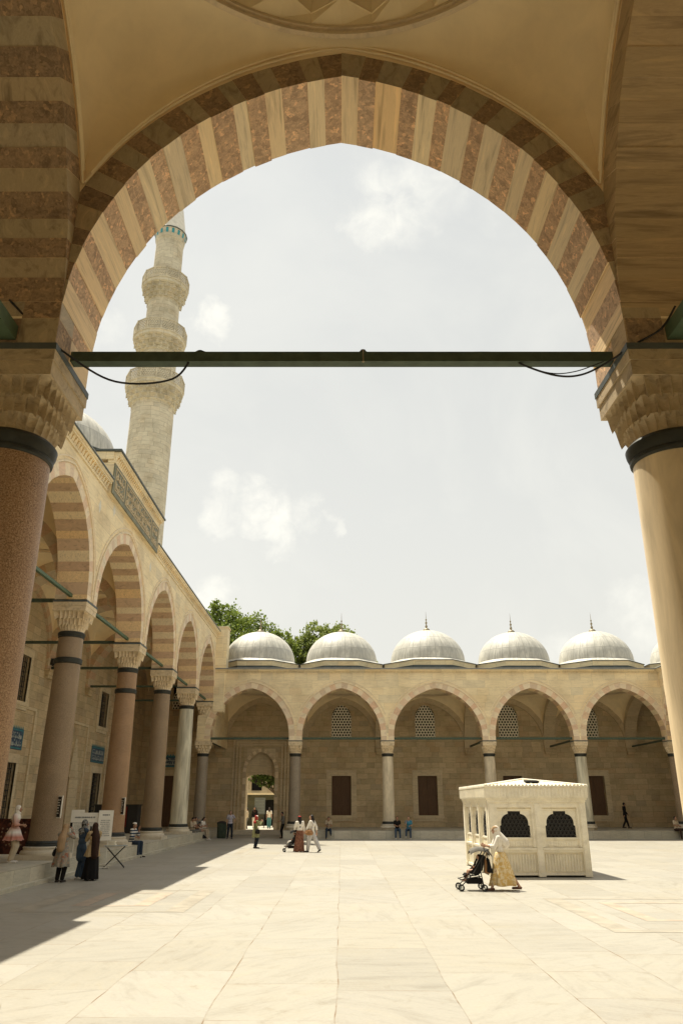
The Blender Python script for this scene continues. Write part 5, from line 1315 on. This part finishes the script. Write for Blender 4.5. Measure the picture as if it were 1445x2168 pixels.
def person(label, loc, rot, H, kind='stand', arms=('down', 'down'), skin='skin_light', top=None, sleeves='long', legs=None, skirt=None, hair=None, hijab=None, shoes='shoe_dark', vox=.009, grp=None, long_hair=0., tunic=None, extras=None, veil=0., cap=None, **o):
    t = thing('person', label, 'person', loc, rot)
    if grp: t['group'] = grp
    o['armL'] = ARM[arms[0]](-1); o['armR'] = ARM[arms[1]](1)
    J = pose_joints(kind, H, o); h = H
    B = Blob(); pel, ch, nk, hd = J['pel'], J['chest'], J['neck'], J['head']; ln = o.get('lean', 0.)
    B.ell(pel, (.088 * h, .062 * h, .07 * h), -ln); B.ell(pel.lerp(ch, .5), (.070 * h, .052 * h, .085 * h), -ln); B.ell(ch, (.086 * h, .060 * h, .095 * h), -ln); B.limb(J['shL'], J['shR'], .036 * h, .036 * h)
    B.limb(nk - V(0, .0, .03 * h), hd + V(0, -.012 * h, -.03 * h), .034 * h, .030 * h)
    yaw = o.get('yaw', 0.); fw = V(-sin(yaw), cos(yaw), 0); rt = V(cos(yaw), sin(yaw), 0); nod = o.get('nod', 0.); fw = (fw * cos(nod) + V(0, 0, -sin(nod))).normalized(); uh = rt.cross(fw)
    def hp(x, y, z): return hd + (rt * x + fw * y + uh * z) * h
    B.ell(hd, (.0455 * h, .057 * h, .064 * h), -nod, 0, yaw); B.ell(hp(0, .022, -.033), (.030 * h, .032 * h, .032 * h), -nod, 0, yaw); B.limb(hp(0, .052, .006), hp(0, .067, -.014), .006 * h, .0085 * h); B.ell(hp(0, .048, -.038), (.016 * h, .010 * h, .008 * h), 0, 0, yaw)
    for s in (-1, 1): B.ell(hp(s * .047, -.004, -.005), (.006 * h, .011 * h, .018 * h), 0, 0, yaw)
    for s, n in ((-1, 'L'), (1, 'R')):
        B.chain([J['hip' + n], J['kn' + n], J['an' + n]], [.053 * h, .036 * h, .022 * h]); m = J['kn' + n].lerp(J['an' + n], .3) + V(0, -.008 * h, 0); B.ell(m, (.031 * h, .033 * h, .05 * h))
        B.limb(J['an' + n] + V(0, -.018 * h, -.022 * h), J['toe' + n], .021 * h, .015 * h)
        B.chain([J['sh' + n], J['el' + n], J['wr' + n]], [.031 * h, .023 * h, .0155 * h]); hand(B, J['wr' + n], (J['wr' + n] - J['el' + n]) if arms[0 if s < 0 else 1] != 'lap' else V(-s * .5, .8, -.3), s, h, o.get('curl', .7))
    bo = B.build('body', skin, t, vox, 1)
    if vox < .0085:
        e = MB(); v_, f_ = sphere_pts(8, 6)
        for s in (-1, 1):
            c = hp(s * .018, .0505, .006); e.add([c + V(*p) * .0055 * h for p in v_], f_)
        e.build('eye', 'eye_dark', t)
    g = .011 * h
    if top:
        C = Blob(); C.ell(pel + V(0, 0, .03 * h), (.088 * h + g, .062 * h + g, .06 * h), -ln); C.ell(pel.lerp(ch, .5), (.078 * h + g, .056 * h + g, .09 * h), -ln); C.ell(ch, (.088 * h + g, .062 * h + g, .094 * h), -ln); C.limb(J['shL'], J['shR'], .040 * h, .040 * h)
        lo = o.get('hem', None)
        if lo is not None: C.limb(pel, V(pel.x, pel.y + .01, lo), .09 * h, .088 * h)
        for n in 'LR':
            C.limb(J['sh' + n], J['el' + n] if sleeves != 'cap' else J['sh' + n].lerp(J['el' + n], .6), .041 * h, .037 * h)
            if sleeves == 'long': C.limb(J['el' + n], J['el' + n].lerp(J['wr' + n], .93), .036 * h, .027 * h)
            if sleeves == 'mid': C.limb(J['el' + n], J['el' + n].lerp(J['wr' + n], .35), .038 * h, .036 * h)
        C.build('shirt' if not tunic else 'tunic', top, t, .012, 3)
    if tunic:
        z1, w0, w1 = tunic; loft_skirt(t, J, h, z1, w0, w1, top, 'tunic_skirt', pel.z + .09 * h, o.get('sway', 0.), seed=int(h * 1000))
    if legs:
        C = Blob(); C.ell(pel, (.092 * h + g * .6, .066 * h + g * .6, .065 * h), -ln)
        wd = o.get('wide', 1.)
        for n in 'LR': C.chain([J['hip' + n], J['kn' + n], J['kn' + n].lerp(J['an' + n], .92)], [.058 * h + .3 * g, .044 * h * wd, .034 * h * wd])
        C.build('trousers', legs, t, .012, 3)
    if skirt:
        mat, z1, w0, w1 = skirt; loft_skirt(t, J, h, z1, w0, w1, mat, 'skirt', pel.z + .07 * h, o.get('sway', 0.), seed=int(h * 999))
    C = Blob()
    for n in 'LR':
        C.limb(J['an' + n] + V(0, -.022 * h, -.024 * h), J['toe' + n] + V(0, .008 * h, -.002), .025 * h, .019 * h)
    C.build('shoes', shoes, t, .010, 1)
    if hair:
        C = Blob(); C.ell(hp(0, -.014, .012), (.0515 * h, .056 * h, .064 * h), -nod, 0, yaw)
        if long_hair: C.chain([hp(0, -.030, -.01), hp(0, -.052, -.07), hp(0, -.058, -.07 - long_hair)], [.046 * h, .044 * h, .034 * h]); [C.chain([hp(s * .036, -.012, .0), hp(s * .040, -.028, -.06)], [.020 * h, .026 * h]) for s in (-1, 1)]
        C.build('hair', hair, t, .010, 2)
    if hijab:
        C = Blob(); C.ell(hp(0, -.013, .010), (.0555 * h, .061 * h, .069 * h), -nod, 0, yaw); C.chain([hp(0, -.018, -.02), hp(0, -.012, -.075), ch + V(0, .0, .045 * h)], [.053 * h, .056 * h, .088 * h]); C.ell(ch + V(0, -.004 * h, .045 * h), (.098 * h, .078 * h, .055 * h), -ln)
        C.ell(hp(0, .030, -.066), (.034 * h, .024 * h, .020 * h), 0, 0, yaw)
        if veil: C.chain([hp(0, -.04, -.04), J['pel'] + V(0, -.085 * h, .22 * h), J['pel'] + V(.0, -.10 * h, .315 * h - veil * h)], [.05 * h, .075 * h, .07 * h])
        C.build('headscarf', hijab, t, .010, 3)
    if cap:
        C = Blob(); C.ell(hp(0, -.006, .040), (.050 * h, .058 * h, .034 * h), -nod, 0, yaw)
        if cap[1]: C.ell(hp(0, .062, .030), (.036 * h, .036 * h, .006 * h), -nod, 0, yaw)
        C.build('cap', cap[0], t, .008, 1)
    if extras: extras(t, J, h)
    return t, J
def loft_skirt(t, J, h, z1, w0, w1, mat, name, z0, sway=0., seed=1):
    r = random.Random(seed); b = MB(); rows = []; n = 56; K = 14; ph = [r.uniform(0, 6.28) for _ in range(4)]
    pel = J['pel']; an = (J['anL'] + J['anR']) / 2
    for k in range(K + 1):
        f = k / K; z = z0 + (z1 - z0) * f; c = pel.lerp(V(an.x, an.y, 0), max(0, (pel.z - z) / pel.z)); row = []
        for i in range(n):
            a = 2 * pi * i / n; rr = 1 + f ** 1.3 * (.085 * sin(7 * a + ph[0] + f * 1.5) + .065 * sin(12 * a + ph[1] - f * 2) + .05 * sin(3 * a + ph[2]) + .025 * sin(19 * a + ph[3]))
            wx = w0[0] + (w1[0] - w0[0]) * f ** .8; wy = w0[1] + (w1[1] - w0[1]) * f ** .8
            row.append((c.x + cos(a) * wx * rr, c.y + sway * f * f + sin(a) * wy * rr, z + (.012 * sin(5 * a + ph[3]) if k == K else 0)))
        rows.append(row)
    top = [(pel.x, pel.y, z0 + .01)] * n
    b.grid([[(pel.x + (p[0] - pel.x) * .6, pel.y + (p[1] - pel.y) * .6, z0 + .008) for p in rows[0]]] + rows, close=True); b.build(name, mat, t, smooth=60)
def held_phone(t, J, h, w=.075, hh_=.15):
    c = (J['wrL'] + J['wrR']) / 2 + V(0, .07, .06); b = MB(); b.box(c.x - w / 2, c.x + w / 2, c.y - .005, c.y + .005, c.z, c.z + hh_); b.build('phone', 'phone_dark', t)
def sling_bag(mat, side=1, sz=(.13, .06, .12), dz=-.02, strap='black_cloth', cross=True):
    def f(t, J, h):
        p = J['pel']; x = side * (.088 * h + sz[1] + .02); c = V(x, 0, p.z + dz)
        B_ = Blob(); B_.ell(c, (sz[1] * 1.1, sz[0] * 1.05, sz[2] * .95)); B_.ell(c + V(0, sz[0] * .45, -sz[2] * .35), (sz[1] * 1.2, sz[0] * .6, sz[2] * .65)); B_.ell(c + V(0, -sz[0] * .45, -sz[2] * .3), (sz[1] * 1.2, sz[0] * .6, sz[2] * .65)); B_.limb(c + V(0, -sz[0] * .7, sz[2] * .5), c + V(0, sz[0] * .7, sz[2] * .55), sz[1] * .45, sz[1] * .45)
        o = B_.build('shoulder_bag', mat, t, .010, 2)
        s = J['shL' if (side > 0 and cross) else 'shR' if cross else ('shR' if side > 0 else 'shL')]; b = MB(); q = V(s.x * .5 if cross else s.x * .85, 0, s.z + .04 * h)
        b.tube([c + V(0, .08, sz[2] * .7), J['chest'] + V(side * .03 if cross else side * .09 * h, .085 * h, 0), q, J['chest'] + V(side * .03 if cross else side * .09 * h, -.085 * h, 0), c + V(0, -.08, sz[2] * .7)], .010, 6); b.build('strap', strap, o)
    return f
def both(*fs):
    def f(t, J, h):
        for q in fs: q(t, J, h)
    return f
PI2 = pi / 2
# rot 0 faces +Y (away from the camera); +PI2 faces -X (left); -PI2 faces +X (right); pi faces the camera
person('woman in white headscarf and sandy yellow skirt pushing a black stroller', (4.30, 22.2, 0), PI2, 1.60, 'stand', ('push', 'push'), 'skin_light', 'white_cloth', 'mid', None, ('yellow_skirt', .12, (.155, .125), (.27, .36)), hijab='white_cloth', shoes='sandal_brown', vox=.007,
       footL=(-.0, .30), footR=(0, -.46, .02), lean=.12, curl=1.3, cap=('scarf_tan', True), sway=.06, veil=.12)
person('woman in pink and white dress and white headscarf standing on the left platform', (-9.95, 24.7, .5), -PI2 + .15, 1.62, 'stand', ('down', 'lap'), 'skin_tan', 'pink_white_dress', 'mid', 'cream_cloth', None, hijab='white_cloth', shoes='shoe_white', vox=.0085, tunic=(.62, (.17, .13), (.32, .28)), wide=1.3)
person('woman in grey flowered dress and tan headscarf holding a phone up', (-8.30, 24.4, 0), -.15, 1.60, 'stand', ('photo_high', 'photo_high'), 'skin_tan', 'grey_print', 'long', 'black_cloth', None, hijab='scarf_tan', shoes='shoe_dark', vox=.0085, tunic=(.42, (.165, .13), (.26, .22)), wide=1.15, veil=.25,
       extras=both(held_phone, sling_bag('black_cloth', -1)))
person('woman in blue denim with a black and white printed headscarf, between the two other photographers', (-8.05, 25.35, 0), -.7, 1.70, 'stand', ('photo', 'photo'), 'skin_tan', 'denim', 'long', 'denim', None, hijab='scarf_black_print', shoes='shoe_white', vox=.0085, hem=.62, wide=1.35, extras=held_phone)
person('woman in a tan tunic and long dark headscarf, right of the group taking photos', (-7.58, 25.0, 0), .65, 1.62, 'stand', ('photo', 'photo'), 'skin_tan', 'tan_cloth', 'long', None, ('black_cloth', .04, (.15, .12), (.24, .21)), hijab='brown_cloth', shoes='shoe_dark', vox=.0085, tunic=(.66, (.165, .13), (.23, .19)), veil=.40, extras=held_phone, sway=-.03)
person('man in striped shirt and white cap seated on the left kerb', (-9.15, 35.5, 0), -PI2 - .25, 1.70, 'sit', ('chin', 'lap'), 'skin_tan', 'navy_stripe', 'mid', 'dark_denim', None, hair='hair_black', cap=('white_cloth', False), seat=.50, lean=.12, vox=.0085, wide=1.15)
person('seated person in beige on the left kerb, left of the far group', (-9.35, 50.1, 0), -PI2 - .3, 1.68, 'sit', ('lap', 'phone_low'), 'skin_tan', 'beige_cloth', 'mid', 'grey_cloth', None, hair='hair_black', seat=.50, lean=.2, nod=.4, shoes='shoe_white')
person('seated person in a pale shirt and brown trousers, second in the far group', (-9.3, 50.9, 0), -PI2 - .2, 1.70, 'sit', ('phone_low', 'lap'), 'skin_tan', 'cream_cloth', 'cap', 'grey_cloth', None, hair='hair_brown', seat=.50, lean=.1, nod=.35, shoes='shoe_white')
person('seated figure in black, in the middle of the far group on the kerb', (-9.25, 51.7, 0), -PI2 - .1, 1.60, 'sit', ('lap', 'lap'), 'skin_tan', 'black_cloth', 'long', None, ('black_cloth', .12, (.2, .17), (.26, .3)), hijab='grey_cloth', seat=.50, nod=.3, sway=.12)
person('seated woman with dark hair and beige trousers at the right of the far group', (-9.05, 52.4, 0), -PI2 - .3, 1.66, 'sit', ('phone_low', 'lap'), 'skin_light', 'white_cloth', 'cap', 'beige_cloth', None, hair='hair_black', long_hair=.06, seat=.50, lean=.2, nod=.35, shoes='shoe_white', shinR=.12)
person('man in a lilac shirt and dark trousers standing with one hand on his hip', (-7.38, 53.7, 0), pi + .2, 1.74, 'stand', ('hips', 'down'), 'skin_light', 'lilac_cloth', 'cap', 'navy_cloth', None, hair='hair_black', footL=(-.05, .02), footR=(.05, -.03))
person('woman in a long olive tunic and red headband photographing towards the left', (-4.48, 42.4, 0), -PI2 + .55, 1.60, 'stand', ('photo', 'photo'), 'skin_tan', 'green_cloth', 'long', 'navy_cloth', None, hair='hair_brown', hijab='red_cloth', cap=('white_cloth', False), tunic=(.52, (.16, .125), (.22, .19)), extras=both(held_phone, sling_bag('black_cloth', 1)))
person('woman in white top and teal trousers walking away beyond the gateway', (-6.0, 67.0, .24), .1, 1.62, 'stand', ('down', 'down'), 'skin_light', 'white_cloth', 'cap', 'teal_cloth', None, hair='hair_brown', long_hair=.05, wide=1.3)
person('person in pale clothes passing at the left edge of the gateway', (-7.75, 66.4, .24), PI2, 1.6, 'stand', ('down', 'down'), 'skin_tan', 'cream_cloth', 'long', 'grey_cloth', None, hair='hair_black')
person('person in a dark dress standing outside by the information board', (-7.35, 68.2, .24), pi, 1.66, 'stand', ('down', 'down'), 'skin_tan', 'black_cloth', 'long', 'white_cloth', None, hijab='brown_cloth', tunic=(.85, (.16, .13), (.22, .19)))
person('woman in white top and brown printed long skirt with a small child stroller', (-2.02, 39.2, 0), PI2 - 1.2, 1.62, 'stand', ('swing_f', 'down'), 'skin_light', 'white_cloth', 'mid', None, ('brown_print', .03, (.16, .125), (.255, .22)), hair='hair_black', long_hair=.16, hem=.72, cap=('red_cloth', False), vox=.0085)
person('woman in white trousers walking with a tan leather shoulder bag', (-1.42, 39.1, 0), PI2 - .5, 1.66, 'stand', ('swing_f', 'swing_b'), 'skin_light', 'white_cloth', 'mid', 'pale_trousers', None, hair='hair_black', long_hair=.07, footL=(0, .18), footR=(.0, -.38, .07), wide=1.45, yaw=.4, vox=.0085,
       extras=sling_bag('tan_leather', -1, (.20, .07, .14), .02, 'sandal_brown', False))
person('person with crossbody strap seated alone on the far platform edge', (-.85, 53.5, 0), pi, 1.68, 'sit', ('lap', 'lap'), 'skin_tan', 'beige_cloth', 'cap', 'dark_denim', None, hair='hair_black', seat=.50, nod=.5, lean=.15, liftL=.22, shinL=.05, extras=sling_bag('black_cloth', 1, (.06, .03, .06)))
person('dark haired person in black seated at the left of a pair on the far platform', (3.68, 53.5, 0), pi, 1.66, 'sit', ('lap', 'lap'), 'skin_tan', 'black_cloth', 'cap', 'denim', None, hair='hair_brown', seat=.50, lean=.1, shoes='shoe_white')
person('person in turquoise seated at the right of a pair on the far platform', (4.45, 53.5, 0), pi - .2, 1.66, 'sit', ('lap', 'chin'), 'skin_light', 'blue_cloth', 'cap', 'denim', None, hair='hair_brown', seat=.50, lean=.15, shoes='shoe_white', liftR=.1)
person('person in dark clothes leaning by the plinth at the right of the gateway', (-3.95, 54.6, 0), PI2 + .3, 1.66, 'stand', ('lap', 'lap'), 'skin_tan', 'grey_cloth', 'mid', 'black_cloth', None, hair='hair_black', nod=.3)
person('dark silhouetted person walking along the far portico at the right', (20.6, 58.6, .5), -PI2, 1.76, 'stand', ('swing_f', 'swing_b'), 'skin_tan', 'black_cloth', 'long', 'black_cloth', None, hair='hair_black', footL=(0, .22), footR=(0, -.25, .03))
person('person in a pale top seated at the far right beside the cream column', (22.0, 53.3, 0), pi + .5, 1.66, 'sit', ('lap', 'lap'), 'skin_tan', 'cream_cloth', 'cap', 'brown_cloth', None, hair='hair_black', seat=.50)

# ------------------------------------------------------------------ strollers
def stroller(label, loc, rot, s=1., canopy='grey_cloth', bag=True, childlab=''):
    t = thing('stroller', label, 'stroller', loc, rot)      # +Y is forward
    b = MB()
    for x in (-.22, .22):
        b.tube([(x, -.42, 1.0), (x, -.34, .98), (x, -.22, .78), (x, .02, .42), (x, .34, .13)], .014, 8); b.tube([(x, -.22, .78), (x * 1.05, -.18, .45), (x * 1.1, -.24, .12)], .014, 8); b.tube([(x, -.2, .36), (x, .25, .30), (x, .38, .27)], .012, 8)
    b.tube([(-.22, -.42, 1.0), (.22, -.42, 1.0)], .018, 8); b.tube([(-.24, -.24, .12), (.24, -.24, .12)], .012, 8); b.tube([(-.22, .34, .13), (.22, .34, .13)], .012, 8); b.tube([(-.22, .36, .28), (.22, .36, .28)], .014, 8)
    b.build('frame', 'black_iron', t)
    b = MB()
    b.grid([[(x, y, z) for x in (-.19, -.1, 0, .1, .19)] for (y, z) in ((-.30, .86), (-.24, .66), (-.14, .46), (-.02, .40), (.20, .42), (.26, .36))])
    b.grid([[(x, y - .03, z - .04) for x in (-.19, -.1, 0, .1, .19)] for (y, z) in ((-.30, .86), (-.24, .66), (-.14, .46), (-.02, .40), (.20, .42), (.26, .36))])
    for x in (-.19, .19): b.add([(x, -.33, .86), (x, -.24, .5), (x, -.05, .38), (x, .12, .44), (x, -.05, .60), (x, -.18, .84)], [(0, 1, 2, 3, 4, 5)])
    b.build('seat', 'black_cloth', t)
    rows = []
    for k_ in range(9):
        a = radians(-15 + 125 * k_ / 8); rows.append([(.205 * sin(pi / 2 * q / 3) if abs(q) < 3 else .205 * (1 if q > 0 else -1), -.20 + .33 * cos(a + .9), .80 + .27 * sin(a + .9) * (1 - .14 * (q / 3) ** 2) - (.07 * (q / 3) ** 4)) for q in range(-3, 4)])
    b = MB(); b.grid(rows); b.build('canopy', canopy, t, smooth=60)
    b = MB(); b.box(-.17, .17, -.22, .18, .17, .30); b.build('basket', 'black_cloth', t)
    for (x, y) in ((-.26, .36), (.26, .36), (-.27, -.25), (.27, -.25)):
        b = MB(); N_ = 20
        for xx in (-.022, .022):
            b.grid([[(x + xx + dx, y + r_ * cos(2 * pi * i / N_), .085 + r_ * sin(2 * pi * i / N_)) for i in range(N_)] for r_, dx in ((.052, -.01), (.084, -.013), (.084, .013), (.052, .01), (.052, -.01))], close=True)
        wobj = b.build('wheel', 'black_rubber', t, smooth=40); b = MB()
        for xx in (-.022, .022): b.box(x + xx - .006, x + xx + .006, y - .05, y + .05, .079, .091); b.box(x + xx - .005, x + xx + .005, y - .006, y + .006, .036, .134)
        b.tube([(x - .03, y, .085), (x + .03, y, .085)], .014, 8); b.build('hub', 'grey_paint', wobj)
    if bag:
        for mat, y0, z0_, w_ in (('black_cloth', -.43, .42, .15), ('tan_leather', -.36, .40, .10)):
            b = MB(); b.hexa([(-w_, y0 - .10, z0_), (w_, y0 - .10, z0_), (w_, y0 + .06, z0_ + .02), (-w_, y0 + .06, z0_ + .02), (-w_ * .6, y0 - .02, z0_ + .36), (w_ * .6, y0 - .02, z0_ + .36), (w_ * .6, y0 + .03, z0_ + .38), (-w_ * .6, y0 + .03, z0_ + .38)])
            o = b.build('hanging_bag', mat, t); md = o.modifiers.new('b', 'BEVEL'); md.width = .03; md.segments = 3
            b = MB(); b.tube([(-w_ * .4, y0, z0_ + .35), (-w_ * .3, -.42, .99), (w_ * .3, -.42, .99), (w_ * .4, y0, z0_ + .35)], .008, 6); b.build('bag_strap', mat, o)
    t.scale = (s, s, s)
    f = Matrix.Rotation(rot, 3, 'Z') @ V(0, -.10, 0) * s
    if childlab:
        person(childlab, (loc[0] + f.x, loc[1] + f.y, loc[2] + .10), rot, .86, 'sit', ('lap', 'lap'), 'skin_light', 'white_cloth', 'cap', 'white_cloth' if not bag else None, None, hair='hair_brown', seat=.30 * s, lean=-.35, vox=.0065, shoes='sandal_brown', liftL=.09, liftR=.10, shinL=.10, shinR=.11)
stroller('black stroller with grey canopy and tan bag pushed by the woman in the yellow skirt', (3.52, 22.2, 0), PI2, 1., 'grey_cloth', True, 'small child with bare legs seated in the black stroller')
stroller('small stroller half hidden by the woman in the brown printed skirt', (-2.42, 39.35, 0), PI2 + .1, .92, 'black_cloth', False, 'toddler in white seated in the small far stroller')
